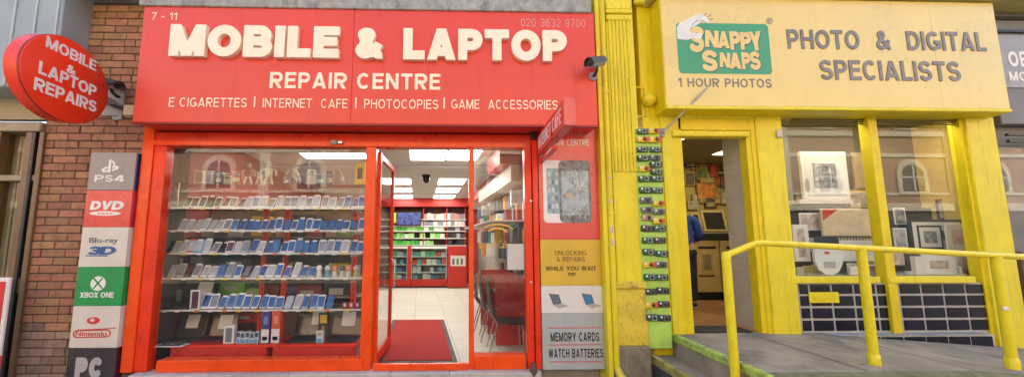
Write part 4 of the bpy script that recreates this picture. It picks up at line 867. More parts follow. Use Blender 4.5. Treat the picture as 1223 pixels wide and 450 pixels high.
std(224, 236, 346, (.7, .69, .66), 'white boxed phone leaning before the black laptop on the fifth shelf', zz=zb5, Y=DY + .02, dep=.03, faces=((.2, .85, .08, .92, (.07, .02, .04)),))
# stock kept behind the shelves
for a, b_, c, d, Y, dep, col, lb in ((262, 292, 337, 352, .75, .2, (.2, .55, .04), 'bright green carton stored behind the fifth shelf'), (288, 312, 344, 356, .78, .2, (.35, .6, .15), 'pale green carton stored behind the fifth shelf'),
        (270, 310, 374, 385, .7, .2, (.55, .06, .04), 'red carton lying behind the small pale boxes'), (352, 384, 340, 362, .9, .2, (.35, .05, .07), 'dark red carton stored behind the fifth shelf'),
        (386, 420, 336, 362, .85, .25, (.02, .025, .04), 'black carton stored behind the toys'), (204, 228, 268, 300, .8, .2, (.62, .52, .2), 'pale yellow carton stored behind the third shelf'),
        (218, 240, 306, 330, .8, .2, (.6, .5, .32), 'beige carton stored behind the fourth shelf'), (300, 318, 258, 282, .85, .2, (.75, .5, .05), 'orange yellow carton behind the second shelf'),
        (392, 416, 314, 330, .9, .2, (.7, .6, .05), 'yellow carton stored behind the toys'), (262, 300, 308, 322, .85, .2, (.12, .13, .14), 'dark grey carton stored behind the fourth shelf'), (350, 378, 256, 276, .9, .25, (.1, .12, .1), 'black and green carton behind the second shelf')):
    q = P((a + b_) / 2, d, Y); t = thing('stock_carton', lb, 'box', q); part('body', pb(a, b_, c, d, Y, dep, bev=.004), cm(col), t); part('label_strip', pb(a + (b_ - a) * .2, a + (b_ - a) * .7, c + (d - c) * .3, c + (d - c) * .6, Y - .003, .0024, bev=.0004), cm((.55, .55, .5)), t)
for z_, nm_ in ((Z(352.5, .75), 'lower'), (Z(330.5, .8), 'middle'), (Z(282.5, .85), 'upper'), (Z(300.5, .8), 'third')):
    single('stock_shelf', MB().bbox(X(194, .72), X(432, .72), .70, 1.18, z_ - .025, z_ - .004, .004), cm((.3, .27, .23)), f'{nm_} grey stock shelf behind the phone display', 'shelf')
random.seed(31)
for rn_, (z_, Yk) in enumerate(((Z(352.5, .75) - .003, .95), (Z(330.5, .8) - .003, .97), (Z(300.5, .8) - .003, .97), (Z(282.5, .85) - .003, .98))):
    x = X(196, .95); i = 0
    while x < X(428, .95) - .1:
        w_ = random.uniform(.09, .26); h_ = random.uniform(.09, .2); c = random.choice([(.62, .52, .36), (.5, .1, .06), (.12, .12, .13), (.6, .58, .52), (.65, .5, .1), (.2, .4, .12), (.1, .18, .35), (.5, .35, .2), (.4, .4, .38)])
        if random.random() < .85: single('stored_box', MB().bbox(x, x + w_, Yk, Yk + .18, z_, z_ + h_, .004), cm(c), f'{CNAME(c)} box stored on the {["lower", "middle", "third", "upper"][rn_]} stock shelf, {ORD[i]} from the corner post', 'box', 'boxes stored behind the phone display'); i += 1
        x += w_ + random.uniform(.01, .05)
single('stock_back_panel', MB().bbox(X(188, .7), X(434, .7), 1.2, 1.24, .03, Z(248, 1.2), .004), mat('tan_back_board', (.30, .21, .14), .7, .35, 3), 'tan back panel behind the phone display', 'panel')
# packets on the corner side
random.seed(9)
for k, (py, c) in enumerate(((262, (.7, .6, .2)), (290, (.62, .5, .3)), (318, (.55, .45, .3)), (355, (.5, .42, .3)))):
    for q in range(3):
        px = 199 + q * 7 + random.uniform(-1, 1); cc = random.choice([(.7, .58, .1), (.62, .52, .34), (.55, .12, .05), (.6, .6, .55), (.2, .22, .22)])
        single('accessory_packet', pb(px - 3, px + 3, py - 9, py + 5, .40 + q * .03, .02, bev=.003), cm(cc), f'{CNAME(cc)} packet, {ORD[q]} from the corner post behind the {SN[k + 1]} glass shelf', 'packet', 'packets hanging by the corner post')
# top of the window: gadgets
zt0 = Z(222, .45)
ts = single('top_shelf', MB().box(X(194, .3), X(433, .3), .34, .6, zt0 - .012, zt0), M_glass2, 'upper clear glass shelf with headphones and figures above the phones', 'shelf')
q = P(205, 195, .3); t = thing('webcam', 'grey ball webcam clamped to the corner post at the top of the window', 'webcam', q)
part('arm', MB().tube([P(196, 186, .2), P(201, 190, .26), q], .018, 8), M_grey, t, True); part('ball', MB().lathe([(.01, -.08), (.055, -.06), (.075, -.01), (.055, .045), (.01, .07)], q, 'Z', 16), M_silver, t, True); part('lens', MB().lathe([(.03, -.08), (.03, -.065)], q, 'Y', 14), M_black, t, True)
t = thing('tablet', 'grey tablet in a bracket on the corner post by the top shelf', 'tablet', P(204, 246, .2)); part('body', pb(196, 213, 218, 245, .20, .015), M_silver, t); part('screen', pb(199, 211, 222, 241, .195, .0045, bev=.001), SC['grey'], t)
std(217, 240, 203.5, (.66, .64, .6), 'white double phone box on the upper glass shelf', zz=zt0, Y=.38, dep=.05, faces=((.06, .45, .1, .9, (.35, .27, .22)), (.6, .9, .15, .9, (.4, .42, .45))))
std(417.5, 430, 194, (.72, .58, .02), 'yellow boxed earphones on the upper glass shelf by the door', zz=zt0, Y=.38, dep=.05, faces=((.25, .75, .25, .75, (.06, .05, .05)),))
for k, (a_, b2, c_, col, nm_) in enumerate(((243, 252, 205, (.1, .1, .11), 'black'), (254, 262, 209, (.6, .5, .3), 'beige'), (264, 276, 203, (.45, .1, .06), 'red'), (328, 336, 208, (.12, .13, .15), 'dark grey'), (357, 368, 202, (.62, .6, .55), 'white'), (370, 380, 207, (.1, .2, .35), 'blue'), (382, 390, 204, (.15, .12, .1), 'brown'))):
    std(a_, b2, c_, col, f'{nm_} boxed gadget on the upper glass shelf of the phone window', zz=zt0, Y=.42, dep=.05, faces=((.15, .85, .2, .5, (.6, .58, .5)), (.2, .8, .6, .85, (.2, .2, .22))))
def robot(px, h_, cols, label):
    b0 = Vector((X(px, .45), .45, zt0 + .001)); t = thing('toy_robot', label, 'toy', b0); s = h_
    for sg in (-1, 1):
        part('leg', MB().tube([b0 + Vector((sg * .16 * s, 0, 0)), b0 + Vector((sg * .12 * s, 0, .2 * s)), b0 + Vector((sg * .07 * s, 0, .4 * s))], [.06 * s, .05 * s, .06 * s], 8), cols[0], t, True)
        part('arm', MB().tube([b0 + Vector((sg * .1 * s, 0, .68 * s)), b0 + Vector((sg * .3 * s, -.03 * s, .6 * s)), b0 + Vector((sg * .34 * s, -.1 * s, .38 * s))], [.05 * s, .045 * s, .05 * s], 8), cols[1], t, True)
    part('torso', MB().bbox(b0.x - .13 * s, b0.x + .13 * s, b0.y - .08 * s, b0.y + .08 * s, b0.z + .38 * s, b0.z + .74 * s, .03 * s), cols[2], t); part('head', MB().lathe([(.03 * s, .75 * s), (.09 * s, .8 * s), (.09 * s, .92 * s), (.04 * s, 1.0 * s)], b0, 'Z', 14), cols[1], t, True)
robot(291, .30, [cm((.6, .55, .45)), cm((.5, .42, .3)), cm((.25, .07, .05))], 'tan and brown toy robot figure on the upper glass shelf')
robot(305, .24, [cm((.5, .45, .35)), cm((.12, .1, .09)), cm((.55, .5, .4))], 'smaller dark headed toy robot beside the tan one')
robot(316, .32, [cm((.5, .55, .42)), cm((.45, .5, .4)), cm((.55, .58, .45))], 'slim pale green toy figure on the upper glass shelf')
def headset(px, label):
    b0 = Vector((X(px, .45), .45, zt0 + .001)); t = thing('headphones', label, 'headphones', b0); m = cm((.6, .58, .55))
    part('band', MB().tube([b0 + Vector((.085 * math.cos(R(a)), 0, .10 + .11 * math.sin(R(a)))) for a in range(-10, 191, 20)], .011, 8), m, t, True)
    for sg in (-1, 1): part('ear_cup', MB().lathe([(.02, -.02), (.042, -.015), (.042, .012), (.025, .02)], b0 + Vector((sg * .085, 0, .07)), 'X', 16), M_grey if sg < 0 else m, t, True)
headset(345, 'white headphones standing on the middle of the upper glass shelf'); headset(398, 'white headphones beside the yellow earphone box on the upper shelf')

# ================================================================== board between the red shop and the yellow pilaster
YP = -.06
rbp = thing('service_board', 'tall board advertising repairs, unlocking, memory cards and watch batteries', 'sign', (X(682, YP), YP, PAV))
bx0, bx1 = X(645.5, YP, 300), X(717.5, YP, 300)
def bpx(px, py): return bx0 + (px - (644.5 + (py - 300) * .013)) / 73.0 * (bx1 - bx0)
def bb(a, b_, c, d, th=.003): ym = (c + d) / 2; return MB().bbox(bpx(a, ym), bpx(b_, ym), YP - th, YP - .0006, Z(c, YP, 680), Z(d, YP, 680), .0004)
def btext(s, a, b_, c, d, t=.13, gap=.16): ym = (c + d) / 2; x0, x1, z0, z1 = bpx(a, ym), bpx(b_, ym), Z(d, YP, 680), Z(c, YP, 680); return text(s, t, (x0, YP - .004, z0), (x1 - x0, 0, 0), (0, 0, z1 - z0), (0, .0034, 0), gap, .03)
M_ymus = mat('mustard_panel', (.66, .44, .045), .4, .06); M_bw = mat('white_panel', (.72, .70, .66), .4, .04); M_gb = mat('grey_blue_panel', (.40, .44, .43), .45, .06, 3, grime=(.3, .32, .3), gscale=(3, 3, 1), gamt=.4)
M_rp = mat('coral_red_panel', (.70, .075, .06), .3, .06, coat=.4)
for c, d, m in ((149, 286, M_rp), (286, 341, M_ymus), (341, 373.5, M_bw), (373.5, 441, M_gb)): part('panel', MB().bbox(bx0, bx1, YP, .1, Z(d, YP, 680) + .0006, Z(c, YP, 680) - .0006, .003), m, rbp)
part('lettering', btext('LAPTOP', 668, 699, 158, 163, .14), M_white2, rbp); part('lettering', btext('REPAIR CENTRE', 650, 706, 166.5, 174, .18), M_white, rbp)
def brr(a, b_, c, d, r, th):
    ym = (c + d) / 2; x0, x1, z0, z1 = bpx(a, ym), bpx(b_, ym), Z(d, YP, 680), Z(c, YP, 680); n = 6
    return MB().prism([(x + r * math.cos(R(a0 + 90 * i / n)), z + r * math.sin(R(a0 + 90 * i / n))) for (x, z, a0) in ((x1 - r, z1 - r, 0), (x0 + r, z1 - r, 90), (x0 + r, z0 + r, 180), (x1 - r, z0 + r, 270)) for i in range(n + 1)], YP - th, YP - .0006)
pg = part('phone_print', brr(648.5, 678, 191.5, 266, .05, .002), M_white, rbp)
part('screen_print', bb(653, 669, 201, 255, .0028), mat('print_home_screen', (.28, .40, .42), .35, .5, 25), pg)
for i in range(3):
    for j in range(5): part('icon_print', bb(654.5 + i * 4.6, 657.6 + i * 4.6, 205 + j * 9.6, 210.5 + j * 9.6, .0034), cm([(.6, .65, .6), (.15, .35, .45), (.55, .5, .3), (.1, .2, .3), (.5, .6, .62)][(i + j * 2) % 5]), pg)
bg = part('broken_phone_print', brr(668, 707, 191.5, 266, .06, .004), mat('broken_phone_case', (.17, .18, .18), .3, .6, 14), rbp)
part('screen_print', bb(671, 704.5, 204, 257, .005), mat('cracked_screen_print', (.34, .43, .45), .3, .45, 9, grime=(.1, .14, .16), gscale=(9, 9, 9), gamt=.6), bg)
random.seed(3)
for k in range(26):
    a0 = random.uniform(0, 2 * math.pi); c0 = (690 + random.uniform(-5, 5), 222 + random.uniform(-6, 6)) if k < 14 else (random.uniform(672, 704), random.uniform(250, 262)); l1 = random.uniform(8, 26) if k < 14 else random.uniform(4, 9)
    pts = [c0]
    for s_ in (.4, .7, 1): pts.append((min(704, max(671.5, c0[0] + math.cos(a0 + random.uniform(-.25, .25)) * l1 * s_)), min(262, max(197, c0[1] + math.sin(a0 + random.uniform(-.25, .25)) * l1 * s_))))
    q = [(bpx(*p), Z(p[1], YP, 680)) for p in pts]; mb = MB()
    for i in range(3):
        (ax, az), (b2, bz) = q[i], q[i + 1]; dx, dz = b2 - ax, bz - az; l = math.hypot(dx, dz) or 1; nx_, nz_ = -dz / l * .0022, dx / l * .0022
        mb.prism([(ax - nx_, az - nz_), (b2 - nx_, bz - nz_), (b2 + nx_, bz + nz_), (ax + nx_, az + nz_)], YP - .0062 - k * .00004, YP - .0052)
    part('crack_print', mb, M_white if k % 3 else M_black, bg)
part('print', bb(676, 685, 231, 235, .0058), cm((.55, .42, .25)), bg)
M_ink = mat('dark_ink', (.02, .025, .03), .5)
M_ol = mat('olive_ink', (.13, .09, .015), .5)
part('lettering', btext('UNLOCKING', 662, 700, 299, 304.5, .11), M_ol, rbp); part('lettering', btext('& REPAIRS', 664, 698, 306.5, 312, .11), M_ol, rbp); part('lettering', btext('WHILE YOU WAIT', 650.5, 711.5, 317.5, 322.8, .19, .14), M_ol, rbp); part('lettering', btext('!!!!!!', 677.5, 686, 325, 329.5, .13, .1), M_ol, rbp)
for a, s_, cs in ((653, 1, (.12, .16, .2)), (692, 1, (.05, .22, .42))):
    pr = part('laptop_print', MB().prism([(bpx(x, 355), Z(y, YP, 680)) for x, y in ((a + 1, 350), (a + 13, 351.5), (a + 16, 362), (a + 6, 363.5))], YP - .002, YP - .0006), cm((.1, .1, .1)), rbp)
    part('screen_print', MB().prism([(bpx(x, 355), Z(y, YP, 680)) for x, y in ((a + 2.2, 351), (a + 12.2, 352.4), (a + 15, 361.3), (a + 6.6, 362.5))], YP - .0028, YP - .0021), cm(cs), pr)
    part('keyboard_print', MB().prism([(bpx(x, 355), Z(y, YP, 680)) for x, y in ((a + 6, 363.6), (a + 16, 362.1), (a + 25, 364.8), (a + 13, 368))], YP - .002, YP - .0006), cm((.4, .4, .38)), pr)
part('lettering', btext('MEMORY CARDS', 655.5, 713, 396.5, 407, .16, .18), M_ink, rbp); part('lettering', btext('WATCH BATTERIES', 653, 717, 416, 426.5, .16, .18), M_ink, rbp)
for py in (391, 411.3, 431.5): part('rule_line', bb(653, 716, py - .45, py + .45, .002), mat('red_print', (.6, .03, .03)), rbp)

# ================================================================== INTERNET CAFE projecting sign
xi0, xi1 = .93, 1.03
pj = thing('projecting_sign', 'small red projecting box sign reading INTERNET CAFE above the service board', 'sign', (xi0, -.02, 2.56))
yn, yf = -1.16, -.055; zi0, zi1 = 2.55, 2.80
part('box', MB().bbox(xi0, xi1, yn, yf, zi0, zi1, .006), M_discred, pj)
part('end_cap', MB().bbox(xi0 - .004, xi1 + .004, yn - .012, yn - .0005, zi0 - .004, zi1 + .004, .004), mat('pinkish_red_acrylic', (.68, .10, .09), .3, coat=.2), pj)
part('lower_rail', MB().bbox(xi0 + .02, xi1 - .02, yn + .5, yf, zi0 - .085, zi0 - .05, .004), M_red, pj)
part('hanger', MB().bbox(xi0 + .03, xi1 - .03, yf - .06, yf - .02, zi0 - .05, zi0 - .001, .004), M_grey, pj)
part('lettering', text('INTERNET CAFE', .17, (xi0 - .003, yf - .07, zi0 + .05), (0, yn - yf + .16, 0), (0, 0, .15), (.0026, 0, 0), .22, .022), M_white, pj)
part('edge_line', MB().bbox(xi0 - .002, xi0 - .0005, yn + .01, yf - .01, zi0 + .012, zi0 + .02, .0003), M_white2, pj)

# ================================================================== landing, ramp and steps
random.seed(11)
LZ = .45; LX = 2.46; RY = -1.33
def ramp_z(x): return LZ if x < 4.25 else LZ - (x - 4.25) * .075
xs_ = [LX, 3.2, 4.25, 5.2, 6.2, 7.5, 10.0]
mb = MB(); n = len(xs_); ysr = [RY + .06, -.9, -.45, .05]
vs = [(x, y, ramp_z(x) + random.uniform(-.004, .004)) for y in ysr for x in xs_]; mb.add(vs, [(j * n + i, j * n + i + 1, (j + 1) * n + i + 1, (j + 1) * n + i) for j in range(3) for i in range(n - 1)])
mb.add([(x, RY + .06, z) for x in xs_ for z in (PAV - .1, ramp_z(x) - .002)], [(2 * i, 2 * i + 2, 2 * i + 3, 2 * i + 1) for i in range(n - 1)])
mb.add([(LX, y, z) for y in (RY + .06, .05) for z in (PAV - .1, LZ - .002)], [(0, 1, 3, 2)])
struct('landing', mb, M_conc)
mb = MB(); vs = []
for x in [LX + .02 + k * .12 for k in range(46)]:
    e = random.uniform(-.015, .015); vs += [(x, RY + .062 + e * .5, ramp_z(x) + .004), (x, RY + e, ramp_z(x) - .02 + random.uniform(-.008, .008)), (x, RY + e * .5, PAV - .05)]
mb.add(vs, [(3 * i + j, 3 * i + 3 + j, 3 * i + 4 + j, 3 * i + 1 + j) for i in range(45) for j in (0, 1)])
struct('landing_edge', mb, M_moss)
for xj in (3.35, 4.26, 5.35): struct('expansion_joint', MB().add([(xj, RY + .07, ramp_z(xj) + .008), (xj + .012, RY + .07, ramp_z(xj) + .008), (xj + .016, -.11, ramp_z(xj) + .008), (xj + .004, -.11, ramp_z(xj) + .008)], [(0, 1, 2, 3)]), M_dconc)
mb = MB()
for k in range(60):
    x_, y_ = random.uniform(LX + .08, 7), random.choice([random.uniform(-1.25, -.15), random.uniform(-.3, -.12), random.uniform(-1.27, -1.1)]); s_ = random.uniform(.006, .022); z_ = ramp_z(x_) + .007; an = random.uniform(0, 6.3)
    mb.add([(x_ + s_ * math.cos(an + q), y_ + s_ * .7 * math.sin(an + q), z_ + random.uniform(0, .006)) for q in (0, 1.4, 3.0, 4.4)], [(0, 1, 2, 3)])
o = struct('litter', mb, mat('dry_litter', (.30, .25, .15), .9, .6, 9), kind='stuff'); tag(o, 'scattered dry leaf and paper litter on the concrete ramp', 'litter')
st = thing('entrance_steps', 'worn concrete steps with green and yellow painted edges beside the yellow pilaster', 'steps', (LX, -.6, PAV))
part('nosing', MB().bbox(LX - .012, LX + .055, RY, -.01, LZ - .075, LZ + .006, .012), M_gkerb, st)
part('riser', MB().bbox(LX + .0005, LX + .04, RY + .04, -.012, PAV, LZ - .0755, .004), M_moss, st)
part('tread', MB().bbox(LX - .215, LX, RY + .06, -.01, PAV, .215, .012), M_conc, st)
part('tread_edge', MB().bbox(LX - .25, LX - .2145, RY + .05, -.01, .12, .219, .012), mat('worn_yellow_paint', (.42, .4, .09), .7, .3, 9, .4, 60, grime=(.1, .1, .07), gscale=(5, 5, 5), gamt=.9, glo=.5), st)
part('lower_riser', MB().bbox(LX - .243, LX - .2146, RY + .06, -.01, PAV, .1195, .004), M_dconc, st)

# handrail
HY = -1.10
hr = thing('handrail', 'bright yellow tubular handrail with three posts along the concrete ramp', 'handrail', (X(1035, HY), HY, LZ))
M_rail = mat('glossy_yellow_paint', (.80, .69, .012), .3, .06, 4, .06, 20, coat=.2, grime=(.55, .42, .03), gscale=(5, 5, 3), gamt=.6, glo=.54, chip=(.16, .09, .04), clo=.665)
RR = .035
p1 = P(867, 305, HY); k1 = P(904, 289.5, HY); kE = P(1290, 310, HY)
def bend(a, b_, c, r=.07, n=5):
    u, v = (a - b_).normalized() * r, (c - b_).normalized() * r; return [(b_ + u) * (1 - t) ** 2 + b_ * 2 * t * (1 - t) + (b_ + v) * t * t for t in [i / n for i in range(n + 1)]]
part('rail', MB().tube([p1] + bend(p1, k1, kE, .06) + [kE], .028, 14), M_rail, hr, True)
for px, py_t, zb_ in ((867, 306, .218), (1037, 293, None), (1199, 303, None)):
    x = P(px, 370, HY).x; z0 = zb_ if zb_ is not None else ramp_z(x)
    zt_ = p1.z - .0 if px < 900 else k1.z + (kE.z - k1.z) * (x - k1.x) / (kE.x - k1.x) - .01
    x = p1.x if px < 900 else x
    part('post', MB().tube([(x, HY, z0 - .02), (x, HY, zt_)], RR * 1.02, 14), M_rail, hr, True)
    if zb_ is None: part('collar', MB().lathe([(RR * 1.22, z0 + .0), (RR * 1.2, z0 + .085), (RR * 1.03, z0 + .095)], (x, HY, 0), 'Z', 14), M_rail, hr, True)
    else: part('elbow', MB().lathe([(.006, zt_ + RR * 1.1), (RR * .8, zt_ + RR * .8), (RR * 1.1, zt_), (RR * 1.02, zt_ - .05)], (x, HY, 0), 'Z', 14), M_rail, hr, True)
x = P(1195, 370, HY).x; part('sticker', MB().bbox(x - .03, x + .02, HY - RR - .004, HY - RR + .006, Z(369, HY, 1195), Z(365, HY, 1195), .002), M_white, hr)

# ================================================================== yellow pilaster, drainpipe, alarm box
yp = thing('yellow_pilaster', 'chipped yellow fluted pilaster between the red shop and the yellow shop', 'pilaster', (X(750), 0, PAV))
ztop = Z(-40, 0, 740)
part('edge_board', MB().bbox(X(719, -.1), X(724.5, -.1), -.16, .12, PAV, ztop, .006), M_yel, yp)
part('edge_board', MB().bbox(X(723.8, -.1) + .0006, X(735, -.1), -.08, .12, PAV, ztop, .006), M_yel2, yp)
part('shaft', MB().bbox(X(735, -.12), X(770, -.12), -.12, .1, Z(412, -.12, 750), ztop - .01, .008), M_yel, yp)
fx0, fx1 = X(737, -.12), X(765, -.12)
for k in range(6):
    xa = fx0 + (fx1 - fx0) * (k + .1) / 6; part('flute', MB().tube([(xa + .018, -.122, Z(205, -.12, 745)), (xa + .018, -.122, Z(26, -.12, 745))], .020, 8), M_yel, yp, True)
for c, d, e in ((19, 26, .03), (14, 18.6, .05), (6, 13.5, .035)): part('capital_moulding', MB().bbox(fx0 - e * .6, fx1 + e * .5, -.12 - e, -.10, Z(d, -.12, 745), Z(c, -.12, 745), .01), M_yel, yp)
part('base_block', MB().bbox(X(735, -.14, 370), X(773.5, -.14, 370), -.15, -.1201, Z(413, -.15, 750), Z(345, -.15, 750), .01), M_yeld, yp)
part('moulding', MB().bbox(X(734, -.15, 340), X(772, -.15, 340), -.165, -.121, Z(344.6, -.15, 750), Z(336, -.15, 750), .012), M_yeld, yp)
part('plinth', MB().bbox(X(734, -.16, 430), X(778, -.16, 430), -.17, .1, PAV, Z(413.4, -.16, 750), .014), mat('grimy_plinth', (.2, .18, .13), .9, .4, 9, .5, 50, grime=(.45, .36, .08), gscale=(3, 3, 3), gamt=.5), yp)
part('wall_panel', MB().bbox(X(770, -.02, 200), X(816, -.02, 200), -.03, .1, LZ - .3, ztop - .02, .006), M_yel2, yp)
part('head_moulding', MB().bbox(X(755, -.02, 8), X(784, -.02, 8), -.09, -.0305, Z(9, -.02, 770), ztop - .03, .02), M_yel, yp)
dpx = thing('drainpipe', 'thin yellow drainpipe with worn stickers running down beside the service board', 'drainpipe', (X(729.5, -.15), -.15, PAV))
xp = X(730.5, -.15)
part('pipe', MB().tube([(xp, -.15, .12), (xp, -.15, ztop - .05)], .034, 12), M_yel, dpx, True)
for py in (110, 255, 395): part('pipe_collar', MB().lathe([(.042, -.02), (.045, 0), (.042, .02)], (xp, -.15, Z(py, -.15, 730)), 'Z', 14), M_yel, dpx, True)
part('shoe', MB().tube([(xp, -.15, .125), (xp + .02, -.19, .05), (xp + .06, -.28, -.02)], [.036, .045, .05], 10), M_yeld, dpx, True)
for py, h_ in ((212, 3), (240, 4), (274, 8), (289, 8)): part('sticker', MB().bbox(xp - .02, xp + .018, -.188, -.176, Z(py + h_ / 2, -.18, 730), Z(py - h_ / 2, -.18, 730), .003), mat('worn_paper_sticker', (.6, .55, .45), .8, .3, 40), dpx)
al = thing('alarm_box', 'round yellow painted alarm sounder with conduit on the yellow panel', 'alarm', P(774, 124, -.04))
q = P(773, 121, -.035); part('housing', MB().lathe([(.075, 0), (.085, -.02), (.08, -.07), (.05, -.10), (.01, -.108)], q, 'Y', 18), M_yel2, al, True)
part('conduit', MB().tube([P(756, 104.5, -.04), P(764, 104.5, -.04), P(769.5, 105.5, -.04), P(770, 114, -.04)], .010, 6), M_yel, al, True); part('conduit', MB().tube([P(772, 128, -.04), P(772, 138.5, -.04), P(760, 139.5, -.04)], .010, 6), M_yel, al, True)

# ================================================================== yellow photo shop front
ps = thing('photo_shopfront', 'bright yellow shopfront with open door, two display panes and navy tiled base', 'shopfront', (X(1000), 0, LZ))
def yp_(name, a, b_, z0, z1, Y, dep, m, ym=265): return part(name, MB().bbox(X(a, Y, ym), X(b_, Y, ym), Y, Y + dep, z0, z1, .006), m, ps)
zH = Z(139, -.03, 950); zG = LZ - .02
yp_('post', 796.5, 809.5, zG, Z(136, -.05, 800), -.05, .15, M_yel); yp_('post', 809.8, 812.2, zG, Z(163, 0, 815), .0, .1, M_dark)
yp_('door_edge', 812.4, 817, zG, Z(163, 0, 815), -.02, .06, mat('aluminium_door_edge', (.62, .57, .45), .4, .2, 12, metal=.0)); yp_('door_edge', 817.3, 821, zG, Z(163, 0, 815), .0, .06, M_yeld)
part('lintel', MB().bbox(X(809.8, -.03, 150), X(900, -.03, 150), -.03, .1, Z(155.5, -.03, 850), zH + .05, .006), M_yel2, ps)
part('lintel_moulding', MB().bbox(X(803, -.07, 158), X(895, -.07, 158), -.075, .05, Z(163, -.07, 850), Z(156, -.07, 850), .012), M_yel, ps)
part('lintel_moulding', MB().bbox(X(809, -.05, 140), X(897, -.05, 140), -.055, -.0305, Z(141, -.05, 850), Z(137, -.05, 850), .008), M_yel, ps)
yp_('post', 899.5, 906, zG, zH, -.02, .12, M_yel2); yp_('post', 906.3, 912.8, zG, zH, -.035, .12, M_yel2); yp_('post', 913, 945, zG, zH, -.055, .15, M_yel)
part('reveal', MB().bbox(X(899, .02, 270), X(899, .02, 270) + .12, .101, .42, zG, Z(160, .1, 880), .004), mat('white_painted_brick', (.5, .48, .42), .7, .1, 5, .2, 30), ps)
for k in range(24): part('joint', MB().box(X(899, .02, 270) - .0015, X(899, .02, 270) + .003, .104, .418, .56 + k * .095, .563 + k * .095), mat('grey_joint', (.35, .34, .32), .8), ps)
yp_('mullion', 1052, 1062.5, Z(398, -.05, 1070), zH, -.05, .12, M_yel2, 265); yp_('frame_edge', 1046, 1051.7, Z(330, 0, 1050), zH, .03, .05, mat('bronze_edge', (.33, .29, .18), .5), 265)
yp_('frame_edge', 1157, 1166, Z(330, 0, 1160), zH, .03, .05, mat('bronze_edge', (.33, .29, .18)), 265)
yp_('post', 1164.5, 1172, zG - .2, zH, -.03, .12, M_yel2); yp_('post', 1172.2, 1207, zG - .3, zH, -.06, .16, M_yel)
zs0, zs1 = Z(337.5, -.02, 1060), Z(330, -.04, 1060)
yp_('sill', 945.2, 1052, zs0, zs1, -.06, .14, M_yel, 334); yp_('sill', 1062.7, 1166, zs0, zs1, -.06, .14, M_yel, 334)
for a, b_ in ((944, 1049), (1061, 1160)): yp_('display_pane', a, b_, zs1 - .01, zH, .045, .006, glass('photo_shop_glass', (.97, .98, .97), .8, 1.5), 265)
part('head', MB().bbox(X(905, 0, 140), X(1180, 0, 140), -.01, .1, zH + .002, zH + .1, .006), M_yel2, ps)
# louvre strip over the panes
for k in range(3): part('louvre', MB().bbox(X(945, .0, 142), X(1150, .0, 142), -.005 + k * .012, .006 + k * .012, zH - .035 - k * .022, zH - .02 - k * .022, .002), mat('dark_bronze', (.12, .09, .02), .5), ps)
# tiled stall riser
tb_ = Z(396, -.01, 1060)
part('grout_bed', MB().box(X(948, 0, 367), X(1186, 0, 367), .0, .1, -.05, zs0 - .001), mat('pale_grout', (.46, .47, .45), .85, .1), ps)
M_nt = mat('navy_glazed_tile', (.007, .009, .018), .2, .3, 3, rnd=.5, coat=.0, spec=.4)
cl = [956, 969.2, 995.6, 1022.4, 1049.6, 1077, 1103.6, 1130, 1156.8, 1183.5]; rl = [338.2, 351.6, 366, 380.6, 395.6]
for i in range(len(cl) - 1):
    for j in range(4):
        o = part('tile', MB().bbox(X(cl[i] + .0, -.012, 367) + .015, X(cl[i + 1], -.012, 367) - .015, -.012, -.0006, Z(rl[j + 1], -.012, 1060) + .013, Z(rl[j], -.012, 1060) - .013, .004), M_nt, ps)
zl0 = Z(396.5, -.01, 1060)
for i in range(len(cl) - 1): part('ledge_tile', MB().bbox(X(cl[i], -.10, 398) + .004, X(cl[i + 1], -.10, 398) - .004, -.105, -.0006, zl0 - .012, zl0 - .002, .003), mat('pale_ledge_tile', (.34, .37, .39), .4, .15, rnd=.1), ps)
part('plinth', MB().box(X(950, -.09, 400), X(1187, -.09, 400), -.09, -.0008, .05, zl0 - .0125), mat('pale_grout', (.46, .47, .45)), ps)
for i in range(1, len(cl) - 1): part('tile', MB().bbox(X(cl[i] + 3, -.096, 405) + .008, X(cl[i + 1] + 3, -.096, 405) - .008, -.098, -.0905, zl0 - .20, zl0 - .03, .004), M_nt, ps)
lp_ = thing('letter_plate', 'yellow framed letter plate fixed on the navy tiles', 'letter plate', P(985, 362, -.02))
part('frame', pb(967, 1002.5, 348.5, 361.5, -.03, .017, bev=.006), M_rail, lp_); part('flap', pb(972, 998, 351.5, 358.5, -.036, .0055, bev=.002), M_yel2, lp_)

# fascia sign
YG = -.26
sg = thing('photo_shop_sign', 'pale yellow sign box with green logo and grey PHOTO & DIGITAL SPECIALISTS lettering', 'sign', (X(1000, YG), YG, Z(132, YG)))
gx0, gx1, gz0, gz1 = X(793, YG, 66), X(1196.5, YG, 70), Z(128, YG, 1000), Z(1, YG, 1000)
part('casing', MB().bbox(gx0 - .015, gx1 + .02, YG + .012, .0, gz0 - .045, gz1 + .02, .008), M_yel2, sg)
jx = X(1118, YG, 70)
for a, b_ in ((gx0, jx - .001), (jx + .001, gx1)): part('panel', MB().bbox(a, b_, YG, YG + .0115, gz0, gz1, .002), M_signy, sg)
part('edge_lip', MB().bbox(gx0 - .012, gx1 + .016, YG - .006, YG + .0115, gz0 - .04, gz0 - .0015, .006), M_yel, sg)
part('edge_lip', MB().bbox(gx0 - .014, gx0 - .001, YG - .005, YG + .0115, gz0 - .001, gz1 + .01, .003), M_yel, sg)
M_lg = mat('logo_green', (.05, .33, .16), .35, .05); M_ly = mat('logo_yellow', (.78, .60, .22), .35, .04); M_lsh = mat('logo_dark_outline', (.06, .1, .09), .4)
